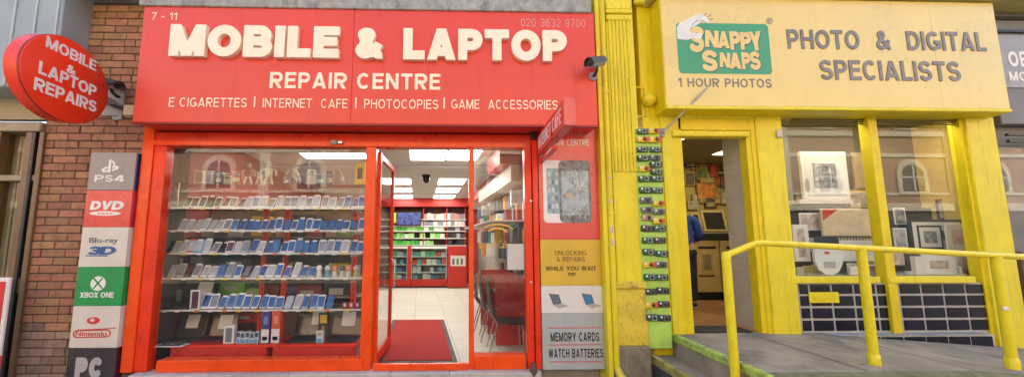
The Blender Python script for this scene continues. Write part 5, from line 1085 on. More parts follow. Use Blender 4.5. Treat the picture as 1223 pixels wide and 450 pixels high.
def rr_(a, b_, c, d, r, th):
    xm, ym = (a + b_) / 2, (c + d) / 2; x0, x1, z0, z1 = P(a, ym, YG).x, P(b_, ym, YG).x, P(xm, d, YG).z, P(xm, c, YG).z; n = 6
    return MB().prism([(x + r * math.cos(R(a0 + 90 * i / n)), z + r * math.sin(R(a0 + 90 * i / n))) for (x, z, a0) in ((x1 - r, z1 - r, 0), (x0 + r, z1 - r, 90), (x0 + r, z0 + r, 180), (x1 - r, z0 + r, 270)) for i in range(n + 1)], YG - th, YG - .0006)
lg = part('logo', rr_(809, 919.5, 28.5, 88.5, .05, .002), M_lg, sg)
def free(chars, th, m, grow=0.0, dx=0, dy=0):
    for ch, a, b_, c, d, rot, t in chars:
        w_, lp, tri = glyph(ch, t + grow, .03); mb = MB(); x0, x1, z0, z1 = P(a + dx, (c + d) / 2, YG).x, P(b_ + dx, (c + d) / 2, YG).x, P((a + b_) / 2, d + dy, YG).z, P((a + b_) / 2, c + dy, YG).z
        cxm, czm = (x0 + x1) / 2, (z0 + z1) / 2; cs, sn = math.cos(R(rot)), math.sin(R(rot))
        def fn(gx, gz):
            u = x0 + (x1 - x0) * gx / w_ - cxm; v = z0 + (z1 - z0) * gz - czm; return Vector((cxm + u * cs - v * sn, YG - th, czm + u * sn + v * cs))
        put_glyph(mb, lp, tri, fn, Vector((0, .0008, 0))); part('letter', mb, m, lg)
CHS = [('S', 823, 841, 32, 63, -6, .24), ('N', 842, 858, 37, 57, -4, .26), ('A', 857, 871, 38, 58, -2, .26), ('P', 871.5, 884, 38, 60, 0, .27), ('P', 884, 897, 39, 60, 0, .27), ('Y', 894, 910, 38, 61, 4, .25),
       ('S', 838, 857, 60.5, 85.5, -6, .24), ('N', 859.5, 872, 63.5, 81, -4, .27), ('A', 871, 885, 63.5, 82.5, -1, .27), ('P', 885.5, 896, 63, 83, 0, .28), ('S', 895, 908, 62, 84, 0, .25)]
free(CHS, .003, M_lsh, .02, .9, .9); free(CHS, .0044, M_ly)
hand = [(808, 33), (812, 27.5), (818, 24.5), (826, 21), (831, 17.5), (836, 16.2), (839, 18.5), (843, 21), (846.5, 25.5), (846, 28.5), (842.5, 27), (839, 24.5), (836.5, 25.5), (834.5, 29), (830, 31), (826, 34), (824, 38.5), (827, 40.5), (834, 40), (839, 41), (837.5, 45.5), (833, 47.5), (826, 46), (821, 48.5), (815, 48), (809, 47)]
part('hand_emblem', ppoly(hand, YG, .0058), mat('white_print', (.74, .75, .72), .4, .06), lg)
for pts in ([(826, 31), (830, 27), (834, 25)], [(824, 37), (826, 33)], [(841, 19), (843.5, 16)], [(845, 21), (849, 18)], [(847, 24), (851, 22.5)]): part('emblem_line', pline(pts, .8, YG, .0066), M_lsh, lg)
M_lgrey = mat('satin_grey_letter', (.20, .185, .16), .4, .25, 14, metal=.3)
part('lettering', ptext('1 HOUR PHOTOS', 810, 921.5, 94, 104.5, YG, .17, .003, .16), M_lgrey, sg)
ring = [(919 + 3.4 * math.cos(R(a)), 25.5 + 3.4 * math.sin(R(a))) for a in range(0, 361, 24)]; part('trademark_ring', pline(ring, .8, YG, .003), M_lgrey, sg); part('lettering', ptext('R', 917.6, 920.6, 23.6, 27.6, YG, .17, .003), M_lgrey, sg)
for s_, a, b_, c, d in (('PHOTO  &  DIGITAL', 940, 1176, 37.5, 60), ('SPECIALISTS', 979, 1146, 73, 96.5)):
    for ch, mb in ptext(s_, a, b_, c, d, YG, .185, .009, .13, .025, each=True): part('letter', mb, M_lgrey, sg)
# cornice
cr = thing('cornice', 'pale yellow projecting cornice above the yellow shop sign', 'cornice', (X(1000, -.4), -.2, gz1 + .03))
part('moulding', MB().bbox(X(784, -.34, 0), 9.5, -.36, .1, gz1 + .022, gz1 + .30, .02), mat('pale_olive_yellow_paint', (.46, .42, .15), .5, .15, 4, .2, 30, grime=(.25, .22, .08), gscale=(3, 3, 1), gamt=.5), cr)
part('fillet', MB().bbox(X(784, -.34, 0), 9.5, -.40, -.361, gz1 + .10, gz1 + .30, .02), M_yel, cr)
part('wall', MB().box(X(722, 0, 4), 9.5, .02, .5, gz1 + .30, 8.0), mat('upper_brickwork', (.3, .13, .075)), cr)
part('backing', MB().box(X(735, 0, 4), 9.5, .101, .5, 3.36, gz1 + .2999), mat('upper_brickwork', (.3, .13, .075)), cr)
# strut
su = thing('awning_strut', 'thin grey metal strut rising from a bracket towards the yellow sign', 'strut', P(791, 160, -.06))
part('rod', MB().tube([P(792, 158, -.09), P(848, 101, -.36)], .013, 8), mat('dull_zinc', (.45, .43, .36), .5, metal=.4), su, True); part('bracket', pb(788.5, 794.5, 153, 163, -.075, .023, bev=.006), M_grey, su)
single('cable_clip', pb(928.5, 935.5, 155, 164, -.085, .028, bev=.01), mat('translucent_plastic', (.55, .53, .45), .4), 'small grey plastic clip on the wide yellow post by the window', 'clip')

# ================================================================== strip of small cameras
gs = thing('green_strip', 'lime green painted strip beside the yellow shop door', 'painted strip', (X(779, -.05), -.05, LZ))
gsx0, gsx1 = X(765, -.13), X(796, -.13)
part('panel', MB().bbox(gsx0, gsx1, -.13, -.051, Z(416, -.13, 780), Z(153, -.13, 780), .006), M_green, gs)
CB = dict(g=cm((.03, .10, .05)), k=cm((.03, .035, .035)), y=cm((.72, .52, .02)), s=cm((.2, .21, .2)), b=cm((.45, .35, .22)))
def cam_proto(kind):
    w_, h_, d_ = .145, .072, .035; res = []
    res.append(('disposable_camera', MB().bbox(-w_ / 2, w_ / 2, -d_, 0, 0, h_, .012).mesh('disposable_camera', CB[kind])))
    fc = {'g': (.34, .4, .34), 'k': (.12, .14, .13), 'y': (.6, .08, .03), 's': (.1, .1, .1), 'b': (.3, .2, .12)}[kind]; f0, f1 = {'g': (-.012, .04), 'k': (-.02, .04), 'y': (.02, .066), 's': (-.05, .05), 'b': (-.04, .04)}[kind]
    res.append(('label_panel', MB().bbox(f0, f1, -d_ - .003, -d_ - .0004, .008, h_ - .008, .001).mesh('label_panel', cm(fc))))
    res.append(('lens', MB().lathe([(.019, -d_ - .004), (.017, -d_ - .014), (.010, -d_ - .015)], (.012, 0, h_ * .48), 'Y', 14).mesh('lens', M_black, smooth=True)))
    res.append(('flash', MB().bbox(-.06, -.035, -d_ - .004, -d_ - .0004, h_ * .55, h_ * .85, .002).mesh('flash', M_white)))
    res.append(('viewfinder', MB().bbox(.0, .022, -d_ - .004, -d_ - .0004, h_ * .78, h_ * .94, .001).mesh('viewfinder', cm((.1, .12, .12)))))
    return res
CP = {k: cam_proto(k) for k in CB}; CNM = dict(g='green and white', k='black', y='yellow and red', s='dark grey', b='brown')
LR = [(157.5, 'g'), (167.5, 'y'), (179, 'g'), (189.5, 'g'), (202, 'y'), (214, 'g'), (227.5, 'g'), (239.5, 's'), (251, 's'), (260, 'b'), (273, 'k'), (287, 'g'), (301, 'g'), (316, 'y'), (331, 'g'), (348, 'k'), (364, 'y'), (379, 'g')]
RL = [(157, 'y'), (167.5, 'y'), (179, 'g'), (188.5, 's'), (197, 'g'), (205.5, 'g'), (214, 'g'), (227.5, 'g'), (243, 'y'), (253, 's'), (264, 'y'), (273, 'g'), (287, 'k'), (303, 'g'), (316, 's'), (331, 'g'), (347, 'k'), (363, 'k'), (379.5, 'k')]
for col, (lst, fx) in enumerate(((LR, .27), (RL, .74))):
    for i, (py, kd) in enumerate(lst):
        o = None
        for nm, me in CP[kd]:
            c = bpy.data.objects.new(nm, me); COL.objects.link(c)
            if o is None: o = c
            else: c.parent = o
        o.location = (gsx0 + (gsx1 - gsx0) * fx + random.uniform(-.008, .008), -.1306, Z(py + 3.4, -.13, 780)); o.rotation_euler = (0, random.uniform(-.06, .06), 0); o.scale = (random.uniform(.92, 1.03),) * 3
        tag(o, f'{CNM[kd]} disposable camera, {ORD[i]} from the top in the column nearer the {"pilaster" if col == 0 else "shop door"}', 'camera', 'disposable cameras fixed to the green strip')

# ================================================================== neighbour at the far right
rn = thing('grey_shopfront', 'grey fronted neighbouring shop with white writing beyond the yellow shop', 'shopfront', (X(1215), 0, 0))
nx0 = X(1209, 0, 265)
part('fascia', MB().bbox(nx0, 12, -.05, .1, Z(150, 0, 1210), gz1 + .02, .01), mat('grey_fascia', (.17, .17, .17), .5, .2, 3), rn)
for py in (21, 36.5, 160, 168): part('rail', MB().bbox(nx0 + .001, 12, -.085, -.0505, Z(py + 2, -.08, 1210), Z(py - 1, -.08, 1210), .004), M_black, rn)
part('pale_board', MB().bbox(nx0 + .004, 12, -.065, -.0505, Z(105, -.06, 1210), Z(42, -.06, 1210), .004), mat('pale_grey_board', (.28, .30, .32), .4, .2), rn)
part('wall', MB().bbox(nx0, 12, .06, .1, 0, Z(150, 0, 1210), .004), mat('grey_wall', (.2, .19, .18), .6, .2), rn)
part('pane', MB().box(nx0 + .03, 12, .03, .036, Z(285, 0, 1210), Z(172, 0, 1210)), glass('photo_shop_glass'), rn)
part('stall_riser', MB().bbox(nx0 + .002, 12, -.03, .059, 0, Z(300, 0, 1210), .01), mat('brown_panel', (.16, .11, .08), .6, .2), rn)
part('lettering', ptext('OBI', 1204, 1232, 62, 80, -.065, .2, .004), M_white, rn); part('lettering', ptext('MOB', 1205, 1236, 86, 97, -.065, .2, .004), M_white, rn)

# ================================================================== inside the photo shop
random.seed(5)
PX0, PX1 = X(800, .1), X(1200, .1); PYB = 3.4; PZC = 3.25; FZ = LZ + .015
M_pw = mat('warm_yellow_wall', (.55, .42, .12), .7, .1); M_wood = mat('orange_wood_floor', (.36, .17, .06), .4, .25, 4)
struct('photo_shop_floor', MB().box(PX0 - .1, PX1, .05, PYB, FZ - .1, FZ), M_wood)
struct('photo_shop_ceiling', MB().box(PX0 - .1, PX1, .1, PYB, PZC, PZC + .1), mat('brown_ceiling', (.3, .27, .2), .9))  # ceiling in one even brown
struct('photo_shop_back_wall', MB().box(PX0 - .1, PX1, PYB, PYB + .1, FZ - .1, PZC + .1), M_pw)
struct('photo_shop_side_wall', MB().box(PX0 - .2, PX0 - .1, .1, PYB, FZ - .1, PZC + .1), M_pw)
struct('photo_shop_end_wall', MB().box(PX1, PX1 + .1, .1, PYB, FZ - .1, PZC + .1), M_pw)
struct('threshold_mat', MB().bbox(X(818, .0, 388), X(899, .0, 388), .0, .3, LZ + .004, LZ + .017, .004), M_dark)
for k, (x, y, hx, hy) in enumerate(((5.3, 2.2, .3, .3), (3.45, 1.7, .3, .3), (4.8, .21, .45, .07), (6.0, .21, .5, .07))):  # the two strips are added, unseen lamps that brighten the window displays
    t = thing('ceiling_light', ['warm ceiling light panel over the photo kiosks', 'warm ceiling light panel just inside the photo shop door', 'added unseen strip light behind the head of the first photo window', 'added unseen strip light behind the head of the second photo window'][k], 'ceiling light', (x, y, PZC - .02)); part('frame', MB().box(x - hx - .03, x + hx + .03, y - hy - .02, y + hy + .02, PZC - .012, PZC - .001), M_white, t); part('diffuser', MB().box(x - hx, x + hx, y - hy, y + hy, PZC - .02, PZC - .0125), mat('warm_lamp' if k < 2 else 'added_strip_lamp', (1, .9, .7), .5, 0, emit=3.2 if k < 2 else 8), t)
def frame(a, b_, c, d, Y, label, fr, pic, mount=None, rim=1.6, dep=.03, nm='picture_frame', cat='picture frame', grp=None, tilt=0.0):
    q = P((a + b_) / 2, d, Y); t = thing(nm, label, cat, q, grp); k = 1 if tilt == 0 else 1
    def pp(a, b_, c, d, Y, dep, bev): 
        m = pb(a, b_, c, d, Y, dep, bev=bev)
        return m.xf(Matrix.Translation(q) @ Matrix.Rotation(R(-tilt), 4, 'X') @ Matrix.Translation(-q)) if tilt else m
    part('frame', pp(a, b_, c, d, Y, dep, .004), fr, t); part('mount', pp(a + rim, b_ - rim, c + rim, d - rim, Y - .003, .0025, .0006), mount or pic, t)
    if mount: r2 = rim + (b_ - a) * .16; part('picture', pp(a + r2, b_ - r2, c + r2, d - r2, Y - .0055, .002, .0004), pic, t)
    return t
WY = PYB - .05
wall = [(818, 831, 178, 200, 'dark framed beige print high on the photo shop wall', (.03, .025, .02), (.45, .36, .2)), (838, 851, 172, 198, 'cream poster with red figures high on the photo shop wall', (.5, .4, .2), (.4, .06, .03)), (858, 868, 166, 180, 'small dark frame beside the door reveal near the ceiling', (.02, .02, .02), (.2, .16, .1)),
        (859, 875, 181, 204, 'red and gold picture in a dark frame by the white reveal', (.03, .02, .02), (.5, .12, .03)), (847, 858, 193, 212, 'red poster in the middle of the picture wall', (.25, .05, .02), (.5, .1, .05)), (832, 846, 201, 214, 'yellow landscape picture under the cream poster', (.5, .36, .06), (.2, .25, .05)),
        (818, 830, 206, 222, 'brown print with yellow border by the door edge', (.45, .33, .05), (.15, .1, .05)), (832, 857, 218, 238, 'wide orange and red picture above the kiosk screens', (.3, .15, .03), (.6, .22, .04)), (860, 876, 208, 224, 'dark picture of flowers by the white reveal', (.03, .03, .03), (.25, .1, .03)),
        (861, 877, 228, 244, 'small beige print above the green bag', (.35, .27, .1), (.5, .42, .25)), (822, 834, 240, 250, 'cream card above the smaller kiosk screen', (.6, .5, .25), (.4, .36, .25)), (842, 856, 240, 248, 'narrow dark picture just above the kiosk screen', (.05, .04, .03), (.4, .3, .12)), (888, 902, 178, 230, 'tall gold framed picture behind the white reveal', (.4, .3, .08), (.5, .4, .25))]
for a, b_, c, d, lb, f_, p_ in wall: frame(a, b_, c, d, WY, lb, cm(f_), mat('art_%02d%02d%02d' % tuple(int(v * 99) for v in p_), p_, .5, .6, 9), None, 1.3)
for k in range(26):
    a_ = 816 + (k % 7) * 9.5 + random.uniform(-1.5, 1.5); c_ = 168 + (k // 7) * 21 + random.uniform(-4, 4); w_, h_ = random.uniform(6, 10), random.uniform(9, 15)
    f_ = random.choice([(.03, .025, .02), (.5, .36, .06), (.35, .05, .02), (.3, .2, .06)]); p_ = random.choice([(.5, .4, .12), (.4, .08, .03), (.1, .09, .06), (.55, .3, .06), (.2, .25, .08), (.55, .5, .35)])
    frame(a_, a_ + w_, c_, c_ + h_, WY + .012 - .0004 * k, f'{CNAME(p_)} print in {CNAME(f_)} border, {ORD[k % 7]} across in the {["top", "second", "third", "lowest"][k // 7]} row of the photo wall', cm(f_), mat('art_%02d%02d%02d' % tuple(int(v * 99) for v in p_), p_, .5, .6, 9), None, 1.0)
# kiosks
KY = 2.25
def kiosk(a, b_, lb, slot):
    t = thing('photo_kiosk', lb, 'kiosk', (X((a + b_) / 2, KY), KY, FZ + .001)); z0, z1 = FZ + .001, Z(287, KY, a)
    part('cabinet', MB().bbox(X(a, KY, 320), X(b_, KY, 320), KY, KY + .5, FZ + .14, z1, .012), mat('cream_laminate', (.62, .47, .18), .4, .08), t); part('foot', MB().bbox(X(a + 1, KY, 320), X(b_ - 1, KY, 320), KY + .04, KY + .46, z0, FZ + .1395, .006), M_dark, t)
    part('slot_panel', pb(slot[0] - 2, slot[1] + 2, slot[2] - 2, slot[3] + 2, KY - .008, .0075, bev=.002), M_pw, t); part('slot', pb(*slot, KY - .011, .0028, bev=.001), cm((.3, .24, .12)), t); part('name_strip', pb(a + 5, b_ - 6, 294, 297, KY - .004, .0035, bev=.001), M_black, t)
    part('print_logo', pb(a + 6, b_ - 7, slot[3] + 6, slot[3] + 8.5, KY - .004, .0035, bev=.001), M_brown, t)
kiosk(829, 861, 'cream photo kiosk cabinet with square slot behind the shop door', (840, 849.5, 304, 322)); kiosk(862.5, 886, 'second cream kiosk cabinet next to the white reveal', (872, 880, 312, 330))
ct = single('worktop', pb(826, 888, 278, 286.6, KY - .02, .55, bev=.01), cm((.03, .028, .025)), 'black worktop carrying the kiosk screens', 'worktop')
for a, b_, c, d, lb in ((841, 869, 250, 276, 'large tilted touch screen with cream bezel on the black worktop'), (828.5, 839.5, 253, 276, 'smaller touch screen partly hidden by the door edge')):
    frame(a, b_, c, d, KY + .1, lb, mat('cream_laminate', (.62, .50, .25)), mat('kiosk_screen', (.05, .045, .035), .15, .2, coat=.4), None, 2.6, .06, 'kiosk_screen', 'screen', None, 12)
single('green_bag', MB().lathe([(.05, 0), (.12, .03), (.13, .1), (.07, .17), (.02, .19)], P(874, 277, KY + .2), 'Z', 12), cm((.06, .3, .07)), 'small green bag on the black worktop', 'bag', smooth=True)
single('kiosk_shade_panel', MB().bbox(X(824, 2.0, 350), X(890, 2.0, 350), KY + .505, KY + .56, FZ, FZ + .75, .01), cm((.12, .1, .04)), 'dark olive panel painted as shading behind the kiosk cabinets', 'panel')  # dark olive sheet painted as the shading around the kiosk base

# ================================================================== display behind the two panes
zsh = zs1 + .004
struct('display_floor', MB().box(X(946, .1, 330), X(1185, .1, 330), .1, .85, zsh - .03, zsh), mat('grey_felt', (.2, .2, .2), .9))
struct('display_back', MB().box(X(946, .85, 300), X(1190, .85, 300), .85, .9, zsh - .03, PZC - .002), mat('darkened_display_board', (.085, .08, .065), .8, .15))  # raised to the ceiling and coloured dark as an unlit interior, so reflections show
M_wf = mat('white_frame', (.68, .68, .67), .4, .05); M_bf = mat('black_frame', (.02, .02, .022), .35); M_pic = mat('grey_photo', (.22, .23, .25), .4, .9, 16); M_pic2 = mat('sepia_photo', (.42, .36, .3), .4, .5, 14)
frame(958, 1013, 181, 238, .45, 'large white picture frame with a dark photograph on a white stand', M_wf, M_pic, mat('pale_mount', (.6, .62, .64), .5), 5, .04)
part('oval_inlay', pell(962, 967, 213, 229, .445, .004), M_grey, thing('frame_ornament', 'small grey oval ornament on the large white frame', 'ornament', P(964, 229, .44)))
t = thing('riser', 'white and navy display riser under the large white frame', 'riser', (X(986, .45), .45, zsh)); part('shelf', pb(955, 1019, 238.4, 243, .40, .3), M_wf, t); part('box', pb(960, 1012, 243.4, 250, .46, .22), cm((.03, .045, .08)), t); part('leg', MB().bbox(X(970, .5), X(1000, .5), .52, .62, zsh + .001, Z(250, .46, 986) - .001, .004), cm((.05, .05, .06)), t)
frame(1019, 1041, 182, 226, .62, 'tall brown wooden panel leaning in the photo shop window', cm((.22, .17, .1)), mat('brown_wood_panel', (.26, .2, .12), .5, .3), None, 2, .03)
t = thing('riser', 'dark display block under the tall brown panel', 'riser', (X(1030, .62), .62, zsh)); part('box', MB().bbox(X(1016, .62), X(1044, .62), .62, .8, zsh + .001, Z(226.5, .62, 1030), .006), cm((.2, .17, .12)), t)
pr = frame(981, 1053, 249, 282, .30, 'parchment coloured picture with red corner flash and folded corners', cm((.5, .4, .25)), mat('parchment', (.66, .55, .36), .6, .15, 6, grime=(.4, .35, .28), gscale=(6, 6, 6), gamt=.6), None, 1.2, .02)
part('corner_flash', ppoly([(982, 250), (1000, 250), (983, 263)], .298, .006), mat('red_print', (.6, .03, .03)), pr)
t = thing('riser', 'navy display block under the parchment picture', 'riser', (X(1010, .32), .34, zsh)); part('box', MB().bbox(X(978, .34), X(1046, .34), .34, .5, zsh + .001, Z(282.5, .30, 1010), .006), cm((.03, .04, .07)), t)
frame(955, 980, 254, 275, .38, 'small white card with a coloured photograph under the riser', M_wf, mat('card_photo', (.5, .4, .38), .5, .5, 20), None, 2, .01)
frame(948, 967, 268, 312, .2, 'white portrait frame leaning by the yellow post', M_wf, M_pic2, M_wf, 2, .025)
fr = frame(1001, 1054, 284, 314, .2, 'white framed certificate with a beaded black and gold edge', M_bf, mat('certificate', (.66, .65, .62), .6, .1), None, 2.5, .02)
for k in range(14):
    for py in (285, 313): part('bead', pb(1002 + k * 3.7, 1003.8 + k * 3.7, py - .9, py + .9, .196, .005, bev=.001), cm((.66, .5, .2)), fr)
t = thing('heart_plate', 'white heart shaped plate with red and grey print', 'plate', P(987, 329, .15))
hp = [(972, 293), (977, 290.5), (983, 291), (987, 294), (992, 291.5), (998, 292), (1002, 296), (1004, 305), (1003, 316), (999, 324), (992, 328), (984, 327.5), (976, 322), (971, 312), (969.5, 301)]
part('plate', ppoly(hp, .15, .03), mat('white_ceramic', (.72, .74, .75), .2, .03, coat=.5), t); part('print', pell(984, 991, 300, 303.5, .12, .002), mat('red_print', (.6, .03, .03)), t); part('print', pb(984, 998, 312, 320, .118, .0015, bev=.0004), cm((.4, .42, .44)), t)
random.seed(21)
for k in range(9):
    px = 952 + k * 11.5; c = random.choice([(.03, .03, .035), (.4, .38, .32), (.1, .09, .06), (.55, .45, .15), (.05, .08, .14)]); h_ = random.uniform(7, 15)
    single('trinket_box', pb(px, px + 9, 329.5 - h_, 329.5, .16 + .04 * (k % 3) + (.1 if 960 < px < 1006 else 0), .06, bev=.004), cm(c), f'small photo gift box, {ORD[k]} from the wide yellow post along the first window bottom', 'box', 'gift boxes along the first window')
for k, (a_, b2, c_, d_, Yk, fk, pk, lb) in enumerate(((950, 962, 232, 254, .6, (.03, .03, .03), (.4, .34, .28), 'narrow black frame behind the white riser'), (1016, 1046, 228, 248, .55, (.5, .36, .1), (.3, .26, .2), 'gold framed landscape above the parchment picture'), (1034, 1056, 290, 318, .28, (.03, .03, .03), (.5, .48, .44), 'black framed pale print by the mullion behind the certificate'),
        (962, 976, 284, 300, .4, (.5, .5, .5), (.2, .22, .26), 'small silver frame behind the heart shaped plate'), (1010, 1032, 312, 329, .14, (.02, .02, .02), (.45, .4, .32), 'small black frame lying below the certificate'), (1036, 1056, 316, 329, .14, (.6, .6, .58), (.3, .22, .2), 'small white frame at the foot of the mullion'))):
    frame(a_, b2, c_, d_, Yk, lb, cm(fk), mat('art_%02d%02d%02d' % tuple(int(v * 99) for v in pk), pk, .5, .6, 9), None, 1.8, .02)
for a_, b2, c_, d_, Yk, fk, pk, lb in ((1120, 1144, 238, 262, .62, (.03, .03, .03), (.35, .33, .3), 'black framed print standing behind the wide black frame'), (1148, 1172, 240, 268, .58, (.45, .33, .1), (.4, .3, .22), 'gold framed portrait high at the end of the second window'), (1144, 1170, 298, 312, .3, (.03, .03, .03), (.5, .5, .5), 'small black framed print above the compact camera'), (1068, 1084, 272, 296, .35, (.6, .6, .58), (.3, .3, .34), 'small white framed print beside the mullion'), (1066, 1082, 300, 318, .25, (.03, .03, .03), (.5, .42, .36), 'small black framed sepia print low beside the mullion')):
    frame(a_, b2, c_, d_, Yk, lb, cm(fk), mat('art_%02d%02d%02d' % tuple(int(v * 99) for v in pk), pk, .5, .6, 9), None, 1.8, .02)
for a_, b2, c_, Yk, col, lb in ((1012, 1034, 318, .12, (.66, .66, .64), 'white gift box with lid at the foot of the first window'), (1140, 1146, 300, .22, (.6, .58, .5), 'narrow cream box beside the blurred portraits'), (1090, 1101, 306, .16, (.66, .64, .6), 'white photo mug box in front of the tall black panel')):
    single('gift_box', MB().bbox(X(a_, Yk), X(b2, Yk), Yk, Yk + .05, zsh + .001, Z(c_, Yk, a_), .004), cm(col), lb, 'box')
# second pane
frame(1068, 1082, 248, 268, .5, 'small white photo card by the yellow mullion', M_wf, M_pic, None, 1.5, .01)
frame(1078, 1118, 248, 329, .55, 'tall black display panel behind the black frame', M_bf, mat('navy_gloss', (.025, .03, .05), .2, .3), None, 1.5, .03)
bfm = frame(1088, 1152, 262, 300, .38, 'wide black frame with white mount around a small portrait', M_bf, M_pic, mat('white_mount', (.68, .68, .66), .5, .04), 3, .03)
frame(1097, 1126, 269, 297, .37, 'small inner black frame with a grey portrait inside the wide mount', M_bf, M_pic, mat('white_mount', (.68, .68, .66)), 2.2, .012)
frame(1130, 1166, 267, 299, .30, 'white poster with a soft pink portrait beside the wide black frame', M_wf, mat('pink_portrait', (.6, .46, .42), .5, .3, 8), M_wf, 1.4, .012)
t = thing('riser', 'grey display block under the wide black frame', 'riser', (X(1125, .4), .42, zsh)); part('box', MB().bbox(X(1085, .44), X(1172, .44), .44, .54, zsh + .001, Z(300.6, .38, 1120), .006), cm((.12, .12, .13)), t)
frame(1102, 1142, 302, 329.5, .2, 'white frame with two blurred grey portraits standing on the window floor', M_wf, M_pic2, mat('white_mount', (.68, .68, .66)), 2.4, .02)
for k in range(5): single('paper_pot', MB().lathe([(.016, 0), (.03, .03), (.034, .06), (.026, .062)], P(1085 + k * 4.2, 329.5, .2), 'Z', 10), cm((.5, .52, .52)), f'small glass pot, {ORD[k]} from the mullion in the second window', 'pot', 'glass pots in the second window', True)
t = thing('compact_camera', 'silver compact camera on a white card at the end of the second window', 'camera', P(1158, 329.5, .18)); part('card', pb(1146, 1172, 305, 329.5, .24, .01, bev=.002), M_wf, t); part('body', pb(1148, 1165, 318, 329.3, .16, .05, bev=.008), M_silver, t); part('lens', MB().lathe([(.04, 0), (.036, -.03), (.02, -.032)], P(1158, 324, .16), 'Y', 16), M_black, t, True); part('strap', MB().tube([P(1165, 327, .18), P(1170, 322, .16), P(1176, 328, .15)], .008, 6), cm((.7, .5, .05)), t, True)

# ================================================================== person at the kiosk (turned to the screens, partly behind the door edge)
def skin(name, verts, edges, m, parent, root=0, sub=2):
    me = bpy.data.meshes.new(name); me.from_pydata([v[0] for v in verts], edges, []); o = bpy.data.objects.new(name, me); COL.objects.link(o); me.materials.append(m)
    s = o.modifiers.new('s', 'SKIN'); s.use_smooth_shade = True
    for i, v in enumerate(verts): me.skin_vertices[0].data[i].radius = v[1]; me.skin_vertices[0].data[i].use_root = (i == root)
    u = o.modifiers.new('u', 'SUBSURF'); u.levels = sub; u.render_levels = sub
    dg = bpy.context.evaluated_depsgraph_get(); em = bpy.data.meshes.new_from_object(o.evaluated_get(dg)); o.modifiers.clear(); o.data = em
    for p in em.polygons: p.use_smooth = True
    o.parent = parent; return o
pp0 = Vector((P(819, 362, 1.55).x, 1.55, FZ + .004)); pe = thing('person', 'person in a blue jacket and dark trousers standing at the photo kiosks', 'person', pp0)
pe.rotation_euler = (0, 0, R(-30))
M_skin = mat('skin', (.5, .3, .2), .5); M_jk = mat('blue_jacket', (.02, .07, .34), .7, .2, 12, .3, 60); M_tr = mat('dark_trousers', (.02, .022, .03), .8, .2); M_sh = mat('black_shoe', (.015, .015, .015), .4)
bv = [((0, 0, .93), (.15, .11)), ((0, 0, 1.12), (.145, .105)), ((0, .01, 1.32), (.175, .12)), ((0, 0, 1.45), (.10, .08)), ((0, 0, 1.52), (.052, .055)), ((0, .015, 1.58), (.062, .07)), ((0, .02, 1.66), (.078, .095)), ((0, .015, 1.73), (.06, .07)),
      ((.20, .0, 1.40), (.062, .062)), ((.25, .03, 1.16), (.048, .048)), ((.22, .25, 1.08), (.04, .04)), ((.2, .33, 1.07), (.035, .022)), ((-.20, 0, 1.40), (.062, .062)), ((-.26, .02, 1.15), (.048, .048)), ((-.22, .24, 1.06), (.04, .04)), ((-.2, .32, 1.05), (.035, .022)),
      ((.10, 0, .86), (.095, .095)), ((.11, .02, .5), (.062, .066)), ((.115, 0, .1), (.042, .045)), ((.12, .13, .045), (.04, .03)), ((-.10, 0, .86), (.095, .095)), ((-.11, .0, .5), (.062, .066)), ((-.115, -.02, .1), (.042, .045)), ((-.12, .11, .045), (.04, .03))]
be = [(0, 1), (1, 2), (2, 3), (3, 4), (4, 5), (5, 6), (6, 7), (3, 8), (8, 9), (9, 10), (10, 11), (3, 12), (12, 13), (13, 14), (14, 15), (0, 16), (16, 17), (17, 18), (18, 19), (0, 20), (20, 21), (21, 22), (22, 23)]
body = skin('body', bv, be, M_skin, pe)
jv = [((0, 0, .86), (.178, .138)), ((0, 0, 1.12), (.17, .13)), ((0, .01, 1.32), (.195, .14)), ((0, 0, 1.44), (.12, .1)), ((0, 0, 1.5), (.075, .078)), ((.20, 0, 1.40), (.08, .08)), ((.25, .03, 1.16), (.066, .066)), ((.222, .23, 1.083), (.055, .055)), ((-.20, 0, 1.40), (.08, .08)), ((-.26, .02, 1.15), (.066, .066)), ((-.222, .22, 1.063), (.055, .055))]
skin('jacket', jv, [(0, 1), (1, 2), (2, 3), (3, 4), (3, 5), (5, 6), (6, 7), (3, 8), (8, 9), (9, 10)], M_jk, pe)
tv_ = [((0, 0, .92), (.165, .125)), ((.10, 0, .84), (.11, .112)), ((.11, .02, .5), (.078, .084)), ((.115, 0, .09), (.062, .07)), ((-.10, 0, .84), (.11, .112)), ((-.11, 0, .5), (.078, .084)), ((-.115, -.02, .09), (.062, .07))]
skin('trousers', tv_, [(0, 1), (1, 2), (2, 3), (0, 4), (4, 5), (5, 6)], M_tr, pe)
skin('hair', [((0, -.015, 1.62), (.07, .07)), ((0, 0, 1.70), (.088, .098)), ((0, .005, 1.76), (.06, .07))], [(0, 1), (1, 2)], mat('dark_hair', (.03, .02, .015), .6), pe)
